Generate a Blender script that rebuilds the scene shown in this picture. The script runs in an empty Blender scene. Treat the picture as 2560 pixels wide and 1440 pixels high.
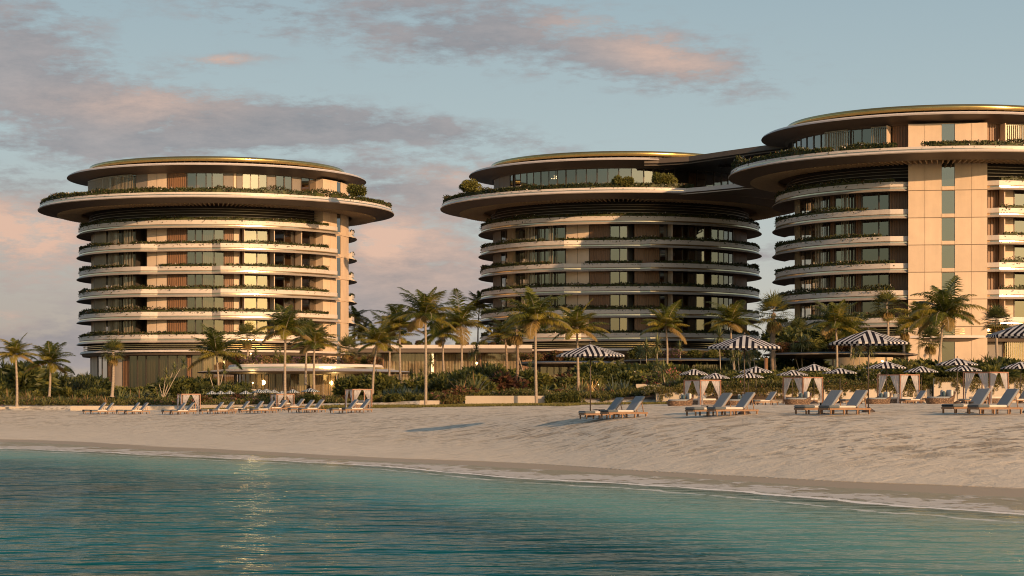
import bpy, math, random
import numpy as np
from math import radians as R, sin, cos, pi, atan2, asin, sqrt, hypot
random.seed(7); rng = np.random.default_rng(7)
F = 5220.0; CH = 2.5
scene = bpy.context.scene
COL = scene.collection
def PX(px, py, D): return ((px-1280)/F*D, D, CH+(1000-py)/F*D)
# ------------------------------------------------------------------ helpers
def tag(o, label=None, cat=None, group=None, kind=None):
    if label: o['label'] = label
    if cat: o['category'] = cat
    if group: o['group'] = group
    if kind: o['kind'] = kind
    return o
def empty(name, loc=(0,0,0), rz=0.0, **k):
    o = bpy.data.objects.new(name, None); COL.objects.link(o)
    o.location = loc; o.rotation_euler = (0,0,rz); o.empty_display_size = .1
    return tag(o, **k)
class MB:
    def __init__(s): s.v=[]; s.f=[]; s.m=[]; s.sm=[]
    def quad(s,a,b,c,d,m=0,sm=False):
        n=len(s.v); s.v += [a,b,c,d]; s.f.append((n,n+1,n+2,n+3)); s.m.append(m); s.sm.append(sm)
    def poly(s,pts,m=0):
        n=len(s.v); s.v += list(pts); s.f.append(tuple(range(n,n+len(pts)))); s.m.append(m); s.sm.append(False)
    def box(s,c,h,rz=0.0,m=0,rx=None):
        """centre c, half sizes h, turned rz about z"""
        ca,sa=cos(rz),sin(rz); n=len(s.v)
        for z in (-1,1):
            for x,y in ((-1,-1),(1,-1),(1,1),(-1,1)):
                X,Y,Z=x*h[0],y*h[1],z*h[2]
                if rx is not None:
                    X,Z = X*cos(rx)-Z*sin(rx), X*sin(rx)+Z*cos(rx)
                s.v.append((c[0]+X*ca-Y*sa, c[1]+X*sa+Y*ca, c[2]+Z))
        for f in ((3,2,1,0),(4,5,6,7),(0,1,5,4),(1,2,6,5),(2,3,7,6),(3,0,4,7)):
            s.f.append(tuple(n+i for i in f)); s.m.append(m); s.sm.append(False)
    def tube(s,pts,rad,seg=8,m=0,cap=True,sm=True):
        """tube through pts with per-point radius"""
        n0=len(s.v); N=len(pts)
        for i,p in enumerate(pts):
            a=pts[max(0,i-1)]; b=pts[min(N-1,i+1)]
            t=np.array(b,float)-np.array(a,float); t/= (np.linalg.norm(t)+1e-9)
            u=np.cross(t,(0,0,1.0)) if abs(t[2])<.95 else np.cross(t,(1.0,0,0)); u/=np.linalg.norm(u); w=np.cross(t,u)
            r=rad[i] if hasattr(rad,'__len__') else rad
            for k in range(seg):
                an=2*pi*k/seg; q=np.array(p)+r*(cos(an)*u+sin(an)*w); s.v.append(tuple(q))
        for i in range(N-1):
            for k in range(seg):
                a=n0+i*seg+k; b=n0+i*seg+(k+1)%seg
                s.f.append((a,b,b+seg,a+seg)); s.m.append(m); s.sm.append(sm)
        if cap:
            s.f.append(tuple(n0+k for k in range(seg))[::-1]); s.m.append(m); s.sm.append(False)
            s.f.append(tuple(n0+(N-1)*seg+k for k in range(seg))); s.m.append(m); s.sm.append(False)
    def sweep(s,prof,ths,cx=0,cy=0,z0=0,rf=None,closed=False,capends=True,sm=False):
        """prof: list of (r, z, mat, follows) ; ths radians, measured from -Y toward +X"""
        n0=len(s.v); P=len(prof)
        for th in ths:
            off=rf(th) if rf else 0.0
            for p in prof:
                r=p[0]+(off if p[3] else 0.0)
                s.v.append((cx+r*sin(th), cy-r*cos(th), z0+p[1]))
        T=len(ths); rngT=T if closed else T-1
        for i in range(rngT):
            j=(i+1)%T
            for k in range(P):
                l=(k+1)%P
                s.f.append((n0+i*P+k, n0+i*P+l, n0+j*P+l, n0+j*P+k)); s.m.append(prof[k][2]); s.sm.append(sm)
        if capends and not closed:
            s.f.append(tuple(n0+k for k in range(P))[::-1]); s.m.append(0); s.sm.append(False)
            s.f.append(tuple(n0+(T-1)*P+k for k in range(P))); s.m.append(0); s.sm.append(False)
    def mesh(s,name,mats):
        me=bpy.data.meshes.new(name); me.from_pydata(s.v,[],s.f)
        if not isinstance(mats,(list,tuple)): mats=[mats]
        for m in mats: me.materials.append(m)
        me.polygons.foreach_set('material_index',s.m); me.polygons.foreach_set('use_smooth',s.sm)
        me.update(); return me
    def build(s,name,mats,parent=None,loc=None,rz=0.0,**k):
        o=bpy.data.objects.new(name,s.mesh(name,mats)); COL.objects.link(o)
        if parent is not None: o.parent=parent
        if loc is not None: o.location=loc
        o.rotation_euler=(0,0,rz)
        return tag(o,**k)
def np_mesh(name, verts, faces, mats, midx=None, smooth=False):
    """verts (N,3) faces (M,k) arrays"""
    me=bpy.data.meshes.new(name); N=len(verts); M,k=faces.shape
    me.vertices.add(N); me.vertices.foreach_set('co',np.ascontiguousarray(verts,dtype=np.float32).ravel())
    me.loops.add(M*k); me.loops.foreach_set('vertex_index',np.ascontiguousarray(faces,dtype=np.int32).ravel())
    me.polygons.add(M); me.polygons.foreach_set('loop_start',np.arange(0,M*k,k,dtype=np.int32))
    if not isinstance(mats,(list,tuple)): mats=[mats]
    for m in mats: me.materials.append(m)
    if midx is not None: me.polygons.foreach_set('material_index',np.ascontiguousarray(midx,dtype=np.int32))
    me.polygons.foreach_set('use_smooth',np.full(M,smooth))
    me.update(calc_edges=True); me.validate(); return me
def link(name, me, parent=None, loc=None, rz=0, sc=None, **k):
    o=bpy.data.objects.new(name,me); COL.objects.link(o)
    if parent is not None: o.parent=parent
    if loc is not None: o.location=loc
    if sc is not None: o.scale=(sc,sc,sc) if not hasattr(sc,'__len__') else sc
    o.rotation_euler=(0,0,rz)
    return tag(o,**k)
# ------------------------------------------------------------------ materials
def nmat(name):
    m=bpy.data.materials.new(name); m.use_nodes=True; nt=m.node_tree
    for n in list(nt.nodes): nt.nodes.remove(n)
    return m, nt, nt.nodes, nt.links
def node(nt,t,**k):
    n=nt.nodes.new(t)
    for a,b in k.items():
        if a.startswith('i_'):
            key=a[2:]; key=int(key) if key.isdigit() else key
            n.inputs[key].default_value=b
        else: setattr(n,a,b)
    return n
def noise(nt,vec,scale,detail=3,rough=.55,dim='3D'):
    n=nt.nodes.new('ShaderNodeTexNoise'); n.noise_dimensions=dim
    n.inputs['Scale'].default_value=scale; n.inputs['Detail'].default_value=detail; n.inputs['Roughness'].default_value=rough
    if vec is not None: nt.links.new(vec,n.inputs['Vector'])
    return n
def ramp(nt,fac,stops,interp='LINEAR'):
    n=nt.nodes.new('ShaderNodeValToRGB'); cr=n.color_ramp; cr.interpolation=interp
    while len(cr.elements)<len(stops): cr.elements.new(.5)
    for e,(p,c) in zip(cr.elements,stops):
        e.position=p; e.color=(*c,1) if len(c)==3 else c
    nt.links.new(fac,n.inputs['Fac']); return n
def mixc(nt,fac,a,b,typ='MIX'):
    n=nt.nodes.new('ShaderNodeMix'); n.data_type='RGBA'; n.blend_type=typ
    for s,v in ((0,fac),(6,a),(7,b)):
        if hasattr(v,'is_linked') or hasattr(v,'links'): nt.links.new(v,n.inputs[s])
        else: n.inputs[s].default_value = v if s==0 else (*v,1)
    return n.outputs[2]
def mth(nt,op,a,b=None,c=None,clamp=False):
    n=nt.nodes.new('ShaderNodeMath'); n.operation=op; n.use_clamp=clamp
    for i,v in enumerate((a,b,c)):
        if v is None: continue
        if hasattr(v,'links'): nt.links.new(v,n.inputs[i])
        else: n.inputs[i].default_value=v
    return n.outputs[0]
def pmat(name,col,rough=.6,metal=0.0,var=.12,nscale=.6,bump=0.0,bscale=8,spec=.5,coat=0,stretch=(1,1,1)):
    """painted / stone / metal surface with mottling and slight bump"""
    m,nt,N,L=nmat(name)
    tc=node(nt,'ShaderNodeTexCoord'); mp=node(nt,'ShaderNodeMapping'); mp.inputs['Scale'].default_value=stretch
    L.new(tc.outputs['Object'],mp.inputs['Vector'])
    n1=noise(nt,mp.outputs[0],nscale,5,.6)
    c=ramp(nt,n1.outputs['Fac'],[(.25,tuple(x*(1-var) for x in col)),(.75,tuple(min(1,x*(1+var)) for x in col))])
    oi=node(nt,'ShaderNodeObjectInfo'); st_=node(nt,'ShaderNodeMapping'); st_.inputs['Scale'].default_value=(1.3,1.3,.12); L.new(tc.outputs['Object'],st_.inputs['Vector']); ns=noise(nt,st_.outputs[0],1.0,4,.6)
    tone=mth(nt,'ADD',mth(nt,'MULTIPLY_ADD',oi.outputs['Random'],.10,.90),mth(nt,'MULTIPLY_ADD',ns.outputs['Fac'],.22,-.11))
    vm=node(nt,'ShaderNodeVectorMath',operation='SCALE'); L.new(c.outputs[0],vm.inputs[0]); L.new(tone,vm.inputs['Scale'])
    b=node(nt,'ShaderNodeBsdfPrincipled'); L.new(vm.outputs[0],b.inputs['Base Color'])
    rr=mth(nt,'MULTIPLY_ADD',n1.outputs['Fac'],.25,rough-.12,clamp=True); L.new(rr,b.inputs['Roughness'])
    b.inputs['Metallic'].default_value=metal; b.inputs['Specular IOR Level'].default_value=spec
    if coat: b.inputs['Coat Weight'].default_value=coat
    if bump:
        n2=noise(nt,mp.outputs[0],bscale,4,.6); bp=node(nt,'ShaderNodeBump'); bp.inputs['Strength'].default_value=bump
        bp.inputs['Distance'].default_value=.05; L.new(n2.outputs['Fac'],bp.inputs['Height']); L.new(bp.outputs[0],b.inputs['Normal'])
    o=node(nt,'ShaderNodeOutputMaterial'); L.new(b.outputs[0],o.inputs[0]); return m
def leafmat(name,c1,c2,trans=.35,rough=.5,obj=.25):
    m,nt,N,L=nmat(name)
    tc=node(nt,'ShaderNodeTexCoord'); gi=node(nt,'ShaderNodeNewGeometry'); oi=node(nt,'ShaderNodeObjectInfo')
    n1=noise(nt,tc.outputs['Object'],2.2,3,.6)
    f=mth(nt,'ADD',mth(nt,'MULTIPLY',gi.outputs['Random Per Island'],.6),mth(nt,'MULTIPLY_ADD',oi.outputs['Random'],obj,-obj/2))
    f=mth(nt,'ADD',f,mth(nt,'MULTIPLY',n1.outputs['Fac'],.45),clamp=True)
    c=ramp(nt,f,[(.15,c1),(.85,c2)])
    d=node(nt,'ShaderNodeBsdfPrincipled'); d.inputs['Roughness'].default_value=rough; L.new(c.outputs[0],d.inputs['Base Color'])
    d.inputs['Specular IOR Level'].default_value=.35
    t=node(nt,'ShaderNodeBsdfTranslucent'); L.new(c.outputs[0],t.inputs[0])
    mx=node(nt,'ShaderNodeMixShader'); mx.inputs[0].default_value=trans; L.new(d.outputs[0],mx.inputs[1]); L.new(t.outputs[0],mx.inputs[2])
    o=node(nt,'ShaderNodeOutputMaterial'); L.new(mx.outputs[0],o.inputs[0]); return m
M={}
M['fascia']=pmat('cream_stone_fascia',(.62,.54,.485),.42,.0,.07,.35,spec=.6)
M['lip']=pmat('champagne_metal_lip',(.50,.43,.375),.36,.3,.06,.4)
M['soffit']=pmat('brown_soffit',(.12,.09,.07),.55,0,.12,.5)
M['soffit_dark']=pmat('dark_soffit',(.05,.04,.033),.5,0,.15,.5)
M['floor']=pmat('terrace_floor',(.36,.31,.26),.7)
M['panel']=pmat('sandstone_panel',(.66,.50,.365),.62,0,.08,.5,bump=.15,bscale=6)
M['panel2']=pmat('grey_plaster_panel',(.22,.19,.165),.65,0,.08,.5)
M['joint']=pmat('panel_joint',(.20,.145,.10),.8)
M['wood']=pmat('brown_timber_cladding',(.23,.12,.06),.5,0,.3,2,stretch=(3,3,.3))
M['wood_l']=pmat('light_timber_batten',(.42,.31,.20),.55,0,.2,2,stretch=(3,3,.3))
M['teak']=pmat('teak_frame',(.25,.135,.07),.5,0,.25,6,stretch=(1,1,1))
M['redwood']=pmat('reddish_timber_post',(.33,.16,.10),.5,0,.2,5)
M['slat']=pmat('bronze_slat',(.34,.28,.20),.35,.4,.1,1)
M['frame']=pmat('bronze_window_frame',(.10,.08,.065),.4,.5,.1,1)
M['trim']=pmat('polished_trim_strip',(.74,.58,.36),.19,.9,.04,.5)
M['fin']=pmat('dull_bronze_fin',(.26,.22,.18),.38,.6,.05,.5)
M['gold']=pmat('gold_anodised_rim',(.56,.40,.15),.20,.92,.05,.3)
M['dark']=pmat('recess_shade_black',(.035,.028,.024),.8)  # shade put in as near-black colour behind louvres and around roof fins
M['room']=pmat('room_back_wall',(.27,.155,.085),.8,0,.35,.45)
M['white']=pmat('white_plaster_wall',(.50,.425,.345),.7,0,.07,.4,bump=.2,bscale=4)
M['cushion']=pmat('grey_white_cushion',(.25,.27,.30),.9,0,.06,3,bump=.2,bscale=20)
M['cushion_c']=pmat('cream_cushion',(.60,.55,.50),.9,0,.06,3,bump=.2,bscale=20)
M['pillow_t']=pmat('slate_blue_pillow',(.07,.12,.15),.9,0,.1,3)
M['pole']=pmat('dark_umbrella_pole',(.07,.05,.04),.5,.2)
M['metal_d']=pmat('dark_canopy_metal',(.055,.045,.04),.35,.4,.15,.6)
M['sheer']=None
M['bark']=pmat('ringed_palm_bark',(.34,.27,.21),.85,0,.3,3,bump=.6,bscale=10,stretch=(.4,.4,5))
M['bark_r']=pmat('rough_palm_bark',(.24,.17,.12),.9,0,.45,5,bump=1,bscale=14)
M['stem']=pmat('pale_stem',(.38,.31,.24),.8,0,.2,4)
M['flower_p']=leafmat('purple_flowers',(.16,.07,.15),(.34,.16,.26),.3)
M['flower_r']=leafmat('pink_flowers',(.35,.09,.08),(.55,.24,.20),.3)
M['flower_w']=leafmat('white_flowers',(.50,.44,.40),(.70,.64,.58),.3)
M['palm_g']=leafmat('palm_leaflet_green',(.04,.06,.012),(.18,.18,.03),.45,.42)
M['palm_y']=leafmat('palm_leaflet_yellow',(.18,.16,.026),(.38,.29,.05),.45,.45)
M['palm_d']=leafmat('palm_leaflet_dry',(.22,.15,.05),(.36,.24,.08),.35,.6)
M['fan_g']=leafmat('fan_palm_green',(.045,.06,.018),(.16,.16,.05),.3,.45)
M['yucca']=leafmat('yucca_blade',(.06,.09,.035),(.30,.29,.12),.25,.4)
M['yucca_o']=leafmat('bronze_blade',(.20,.13,.06),(.48,.30,.15),.3,.4)
M['agave']=leafmat('blue_grey_blade',(.07,.10,.085),(.20,.23,.18),.2,.45)
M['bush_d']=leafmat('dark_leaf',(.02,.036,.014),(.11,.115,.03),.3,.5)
M['bush_m']=leafmat('mid_leaf',(.05,.07,.018),(.24,.22,.05),.35,.5)
M['bush_r']=leafmat('reddish_leaf',(.07,.03,.025),(.18,.09,.04),.3,.5)
M['cover']=leafmat('ground_cover_leaf',(.04,.05,.014),(.21,.18,.05),.35,.55)
M['grass']=leafmat('grass_blade',(.08,.08,.02),(.24,.20,.05),.35,.6)
M['hedge']=leafmat('planter_leaf',(.018,.032,.01),(.10,.10,.028),.35,.55)
def glass(name,refl,tint,rough=.02):
    m,nt,N,L=nmat(name)
    lw=node(nt,'ShaderNodeLayerWeight'); lw.inputs[0].default_value=.35
    f=mth(nt,'MULTIPLY_ADD',lw.outputs['Fresnel'],.6,refl,clamp=True)
    t=node(nt,'ShaderNodeBsdfTransparent'); t.inputs[0].default_value=(*tint,1)
    g=node(nt,'ShaderNodeBsdfGlossy'); g.inputs['Roughness'].default_value=rough; g.inputs[0].default_value=(.92,.93,.9,1)
    mx=node(nt,'ShaderNodeMixShader'); L.new(f,mx.inputs[0]); L.new(t.outputs[0],mx.inputs[1]); L.new(g.outputs[0],mx.inputs[2])
    o=node(nt,'ShaderNodeOutputMaterial'); L.new(mx.outputs[0],o.inputs[0]); return m
M['glass']=glass('window_glass',.20,(.62,.56,.48))
M['glass2']=glass('garden_glass',.12,(.82,.8,.74))
def curtain_mat(name,col,tr=.35,alpha=0.0):
    m,nt,N,L=nmat(name)
    d=node(nt,'ShaderNodeBsdfDiffuse'); d.inputs[0].default_value=(*col,1)
    t=node(nt,'ShaderNodeBsdfTranslucent'); t.inputs[0].default_value=(*col,1)
    mx=node(nt,'ShaderNodeMixShader'); mx.inputs[0].default_value=tr; L.new(d.outputs[0],mx.inputs[1]); L.new(t.outputs[0],mx.inputs[2])
    out=mx.outputs[0]
    if alpha:
        tp=node(nt,'ShaderNodeBsdfTransparent'); m2=node(nt,'ShaderNodeMixShader'); m2.inputs[0].default_value=alpha
        L.new(out,m2.inputs[1]); L.new(tp.outputs[0],m2.inputs[2]); out=m2.outputs[0]
    o=node(nt,'ShaderNodeOutputMaterial'); L.new(out,o.inputs[0]); return m
M['sheer']=curtain_mat('white_sheer_curtain',(.72,.68,.68),.4,.18)
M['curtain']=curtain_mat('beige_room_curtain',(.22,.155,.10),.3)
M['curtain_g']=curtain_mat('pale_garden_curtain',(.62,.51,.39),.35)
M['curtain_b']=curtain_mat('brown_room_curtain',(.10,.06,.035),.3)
def emat(name,col,s):
    m,nt,N,L=nmat(name); e=node(nt,'ShaderNodeEmission'); e.inputs[0].default_value=(*col,1); e.inputs[1].default_value=s
    o=node(nt,'ShaderNodeOutputMaterial'); L.new(e.outputs[0],o.inputs[0]); return m
M['bulb']=emat('warm_lamp_glow',(1,.62,.22),11)
M['bulb_s']=emat('soft_lamp_glow',(1,.72,.38),3.5)
# striped umbrella: stripes run up each gore parallel to its centre line
def stripe_mat(name,light,darkc,per):
    m,nt,N,L=nmat(name)
    uv=node(nt,'ShaderNodeUVMap'); sp=node(nt,'ShaderNodeSeparateXYZ'); L.new(uv.outputs[0],sp.inputs[0])
    w=mth(nt,'FRACT',mth(nt,'MULTIPLY_ADD',sp.outputs[0],per,.25)); s=mth(nt,'GREATER_THAN',w,.5)
    c=mixc(nt,s,light,darkc)
    d=node(nt,'ShaderNodeBsdfDiffuse'); L.new(c,d.inputs[0]); t=node(nt,'ShaderNodeBsdfTranslucent'); L.new(c,t.inputs[0])
    mx=node(nt,'ShaderNodeMixShader'); mx.inputs[0].default_value=.15; L.new(d.outputs[0],mx.inputs[1]); L.new(t.outputs[0],mx.inputs[2])
    o=node(nt,'ShaderNodeOutputMaterial'); L.new(mx.outputs[0],o.inputs[0]); return m
M['stripe']=stripe_mat('black_white_striped_canvas',(.55,.54,.55),(.022,.022,.032),5.0)
M['stripe_b']=stripe_mat('blue_white_striped_canvas',(.60,.62,.64),(.03,.07,.10),3.0)
# woven wicker
m,nt,N,L=nmat('brown_wicker'); tc=node(nt,'ShaderNodeTexCoord')
ck=node(nt,'ShaderNodeTexVoronoi'); ck.inputs['Scale'].default_value=14; L.new(tc.outputs['Object'],ck.inputs['Vector'])
c=ramp(nt,ck.outputs['Distance'],[(.15,(.34,.22,.14)),(.55,(.10,.06,.04))])
b=node(nt,'ShaderNodeBsdfPrincipled'); L.new(c.outputs[0],b.inputs['Base Color']); b.inputs['Roughness'].default_value=.7
o=node(nt,'ShaderNodeOutputMaterial'); L.new(b.outputs[0],o.inputs[0]); M['wicker']=m
# ------------------------------------------------------------------ terrain height
KP=[ # px column: (distance, height) from shoreline to the garden
(-3000,[(150,0),(172,.1),(200,.9),(220,1.3),(230,1.6),(232,1.95),(260,2.9),(280,3.4)]),
(0,[(109,0),(128,.1),(165,.85),(180,1.3),(187.5,1.6),(188.5,1.95),(228,2.9),(236,3.4)]),
(450,[(93,0),(104.5,.1),(150,1.05),(170,1.35),(184.5,1.6),(185.5,1.95),(228,2.5),(236,2.6)]),
(880,[(82,0),(86.5,.1),(136,1.55),(160,1.8),(177.5,1.95),(178.5,2.2),(228,2.4),(236,2.4)]),
(1280,[(67,0),(80,.1),(108,1.7),(150,2.0),(171.5,2.1),(172.5,2.75),(220,3.2),(236,3.4)]),
(1530,[(64,0),(72,.1),(89,1.85),(130,2.0),(169.5,2.2),(170.5,2.6),(200,3.3),(236,3.5)]),
(1700,[(60.5,0),(68,.1),(85,1.9),(130,2.05),(166,2.23),(167,3.2),(200,3.4),(236,3.5)]),
(1810,[(58.5,0),(66,.1),(82,1.95),(130,2.1),(165,2.25),(166,3.4),(200,3.5),(236,3.6)]),
(2090,[(52.5,0),(61,.1),(77,2.0),(120,2.2),(165,2.28),(166,3.5),(200,3.6),(236,3.6)]),
(2560,[(46,0),(56.4,.1),(74,2.05),(120,2.25),(164,2.3),(165,3.5),(200,3.6),(236,3.6)]),
(6000,[(30,0),(40,.1),(60,2.05),(110,2.25),(160,2.3),(161,3.5),(200,3.6),(236,3.6)])]
KPX=np.array([k[0] for k in KP],float)
KD=np.array([[q[0] for q in k[1]] for k in KP]); KZ=np.array([[q[1] for q in k[1]] for k in KP])
FX=np.arange(-3000,6001,20.0)
def _sm(a):
    k=np.exp(-(np.arange(-16,17)/7.0)**2); k/=k.sum()
    return np.convolve(np.pad(a,16,mode='edge'),k,mode='valid')
FD=[_sm(np.interp(FX,KPX,KD[:,k])) if k<4 else np.interp(FX,KPX,KD[:,k]) for k in range(8)]; FZ=[_sm(np.interp(FX,KPX,KZ[:,k])) if k<4 else np.interp(FX,KPX,KZ[:,k]) for k in range(8)]
def vn(x,y,s):  # cheap smooth value noise, vectorised
    x=np.asarray(x)/s; y=np.asarray(y)/s
    xi=np.floor(x); yi=np.floor(y); fx=x-xi; fy=y-yi; fx=fx*fx*(3-2*fx); fy=fy*fy*(3-2*fy)
    def h(a,b):
        t=np.sin(a*127.1+b*311.7)*43758.5453; return t-np.floor(t)
    return (h(xi,yi)*(1-fx)+h(xi+1,yi)*fx)*(1-fy)+(h(xi,yi+1)*(1-fx)+h(xi+1,yi+1)*fx)*fy-.5
def _base(px,Y,ds,zs):
    z=np.full_like(Y,0.0)+zs[7]
    z=np.where(Y<ds[0],-(ds[0]-Y)*.055-np.maximum(0,ds[0]-Y-12)*.05,z); z=np.maximum(z,-5)
    for k in range(7):
        t=(Y-ds[k])/(ds[k+1]-ds[k]); m=(t>=0)&(t<1); z=np.where(m,zs[k]+(zs[k+1]-zs[k])*t,z)
    return z
def ground(X,Y,rough=True):
    X=np.atleast_1d(np.asarray(X,float)); Y=np.atleast_1d(np.asarray(Y,float))
    px=np.clip(1280+F*X/np.maximum(Y,5),-3000,6000)
    ds=[np.interp(px,FX,FD[k]) for k in range(8)]; zs=[np.interp(px,FX,FZ[k]) for k in range(8)]
    z=_base(px,Y,ds,zs)
    wdt=np.clip(np.minimum((Y-ds[1])*.55,(ds[4]-1-Y)*.9),0,11)
    if wdt.max()>0:
        acc=0;tot=0
        for q in (-1,-.66,-.33,0,.33,.66,1):
            w_=1-abs(q)*.7; acc=acc+w_*_base(px,Y+q*wdt,ds,zs); tot+=w_
        z=np.where(wdt>0,acc/tot,z)
    if rough:
        a=np.clip((Y-ds[1])/6,0,1)*np.clip((ds[4]-Y)/4,0,1)
        z=z+a*(vn(X,Y,1.3)*.03+vn(X+9,Y,.55)*.022+vn(X,Y+5,5)*.05)
        b=np.clip(1-np.abs(Y-ds[1])/14,0,1); z=z+b*vn(X*1.0,Y*.35,9)*.05+b*vn(X,Y*.6,4)*.02+b*vn(X,Y,2)*.008
    return z
def gz(x,y): return float(ground(x,y,False)[0])
# ------------------------------------------------------------------ ground mesh
def polar_grid(pxs,Ds):
    P,D=np.meshgrid(pxs,Ds); X=(P-1280)/F*D; Y=D
    n,m=P.shape; idx=np.arange(n*m).reshape(n,m)
    f=np.stack([idx[:-1,:-1],idx[:-1,1:],idx[1:,1:],idx[1:,:-1]],-1).reshape(-1,4)
    return X.ravel(),Y.ravel(),f
pxs=np.concatenate([np.arange(-12000,-800,400),np.arange(-800,-60,60),np.arange(-60,2630,11),np.arange(2640,3500,60),np.arange(3500,15000,400)])
Ds=np.concatenate([np.arange(12,44,2),np.arange(44,135,.34),np.arange(135,195,.5),np.arange(195,260,4),np.geomspace(262,6000,22)])
X,Y,f=polar_grid(pxs,Ds); Z=ground(X,Y)
# sand
m,nt,N,L=nmat('beach_sand'); geo=node(nt,'ShaderNodeNewGeometry'); sp=node(nt,'ShaderNodeSeparateXYZ'); L.new(geo.outputs['Position'],sp.inputs[0])
mp=node(nt,'ShaderNodeMapping'); mp.inputs['Scale'].default_value=(.9,1.1,1); L.new(geo.outputs['Position'],mp.inputs[0])
n1=noise(nt,mp.outputs[0],.18,4,.6); n2=noise(nt,mp.outputs[0],1.5,5,.65); n3=noise(nt,mp.outputs[0],9,4,.7)
dry=ramp(nt,n1.outputs['Fac'],[(.3,(.60,.52,.415)),(.7,(.68,.595,.485))])
d2=mixc(nt,.55,dry.outputs[0],ramp(nt,n2.outputs['Fac'],[(.30,(.44,.37,.285)),(.42,(.64,.555,.445)),(.7,(.72,.635,.515))]).outputs[0])
def pits(sc,thr,rad):
    vo=node(nt,'ShaderNodeTexVoronoi'); vo.inputs['Scale'].default_value=sc; L.new(mp.outputs[0],vo.inputs['Vector'])
    sx=node(nt,'ShaderNodeSeparateColor'); L.new(vo.outputs['Color'],sx.inputs[0])
    on=mth(nt,'GREATER_THAN',sx.outputs[0],thr); k=node(nt,'ShaderNodeMapRange'); k.inputs[1].default_value=rad; k.inputs[2].default_value=rad*.35; k.inputs[3].default_value=0; L.new(mth(nt,'ADD',vo.outputs['Distance'],mth(nt,'MULTIPLY_ADD',n3.outputs['Fac'],.5,-.25)),k.inputs[0])
    return mth(nt,'MULTIPLY',on,k.outputs[0],clamp=True)
pt=mth(nt,'MAXIMUM',mth(nt,'MULTIPLY',pits(.5,.55,.36),.9),pits(1.1,.45,.42)) ; pt=mth(nt,'MAXIMUM',pt,mth(nt,'MULTIPLY',pits(2.6,.5,.42),.7))
# dark litter specks; shade of the footprint pits is put into the colour too
sw=noise(nt,mp.outputs[0],2.2,3,.5); sk=ramp(nt,sw.outputs['Fac'],[(.585,(0,0,0)),(.63,(1,1,1))])
hi=node(nt,'ShaderNodeMapRange'); hi.inputs[1].default_value=.35; hi.inputs[2].default_value=.9; L.new(sp.outputs[2],hi.inputs[0])
big=noise(nt,mp.outputs[0],.12,2,.5); bigr=ramp(nt,big.outputs['Fac'],[(.33,(0,0,0)),(.5,(1,1,1))])
pt=mth(nt,'MULTIPLY',mth(nt,'MULTIPLY',pt,hi.outputs[0]),mth(nt,'MULTIPLY_ADD',bigr.outputs[0],.75,.25)); fk=mth(nt,'MAXIMUM',mth(nt,'MULTIPLY',mth(nt,'MULTIPLY',sk.outputs[0],hi.outputs[0]),mth(nt,'MULTIPLY_ADD',bigr.outputs[0],.6,.1)),mth(nt,'MULTIPLY',pt,.62))
d3=mixc(nt,fk,d2,(.20,.16,.12))
zz=mth(nt,'ADD',sp.outputs[2],mth(nt,'MULTIPLY_ADD',n1.outputs['Fac'],.03,-.015))
wet=node(nt,'ShaderNodeMapRange'); wet.inputs[1].default_value=.125; wet.inputs[2].default_value=.105; L.new(zz,wet.inputs[0])
col=mixc(nt,wet.outputs[0],d3,(.40,.29,.17))
deep=node(nt,'ShaderNodeMapRange'); deep.inputs[1].default_value=-.15; deep.inputs[2].default_value=-.9; L.new(sp.outputs[2],deep.inputs[0])
col=mixc(nt,deep.outputs[0],col,(.16,.17,.11))
soil=node(nt,'ShaderNodeMapRange'); soil.inputs[1].default_value=2.36; soil.inputs[2].default_value=2.6; L.new(sp.outputs[2],soil.inputs[0])
col=mixc(nt,soil.outputs[0],col,(.07,.05,.035))
b=node(nt,'ShaderNodeBsdfPrincipled'); L.new(col,b.inputs['Base Color'])
L.new(mth(nt,'MULTIPLY_ADD',wet.outputs[0],-.5,.95),b.inputs['Roughness']); L.new(mth(nt,'MULTIPLY_ADD',wet.outputs[0],.05,.15),b.inputs['Specular IOR Level'])
hsum=mth(nt,'MULTIPLY_ADD',n3.outputs['Fac'],.25,mth(nt,'MULTIPLY',n2.outputs['Fac'],1.0))
hsum=mth(nt,'SUBTRACT',hsum,mth(nt,'MULTIPLY',pt,1.1)); hsum=mth(nt,'MULTIPLY',hsum,mth(nt,'SUBTRACT',1.0,mth(nt,'MULTIPLY',wet.outputs[0],.97)))
bp=node(nt,'ShaderNodeBump'); bp.inputs['Strength'].default_value=.7; bp.inputs['Distance'].default_value=.13; L.new(hsum,bp.inputs['Height']); L.new(bp.outputs[0],b.inputs['Normal'])
o=node(nt,'ShaderNodeOutputMaterial'); L.new(b.outputs[0],o.inputs[0]); M['sand']=m
me=np_mesh('beach',np.stack([X,Y,Z],1),f,M['sand'],smooth=True)
link('beach',me,kind='structure',label='pale dry sand beach with a wet strip along the water')
# ------------------------------------------------------------------ water
m,nt,N,L=nmat('sea_water')
at=node(nt,'ShaderNodeAttribute'); at.attribute_name='depth'; dep=at.outputs['Fac']
geo=node(nt,'ShaderNodeNewGeometry')
mp=node(nt,'ShaderNodeMapping'); mp.inputs['Scale'].default_value=(.70,1,1); mp.inputs['Rotation'].default_value=(0,0,R(12)); L.new(geo.outputs['Position'],mp.inputs[0])
mpf=node(nt,'ShaderNodeMapping'); mpf.inputs['Scale'].default_value=(1,.5,1); L.new(geo.outputs['Position'],mpf.inputs[0])
w1=noise(nt,mp.outputs[0],1.05,2,.45); w2=noise(nt,mp.outputs[0],3.4,2,.5); w3=noise(nt,mp.outputs[0],.22,2,.5)
cal=node(nt,'ShaderNodeMapRange'); cal.inputs[1].default_value=.0; cal.inputs[2].default_value=.8; cal.inputs[3].default_value=.12; cal.inputs[4].default_value=1; L.new(dep,cal.inputs[0])
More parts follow.
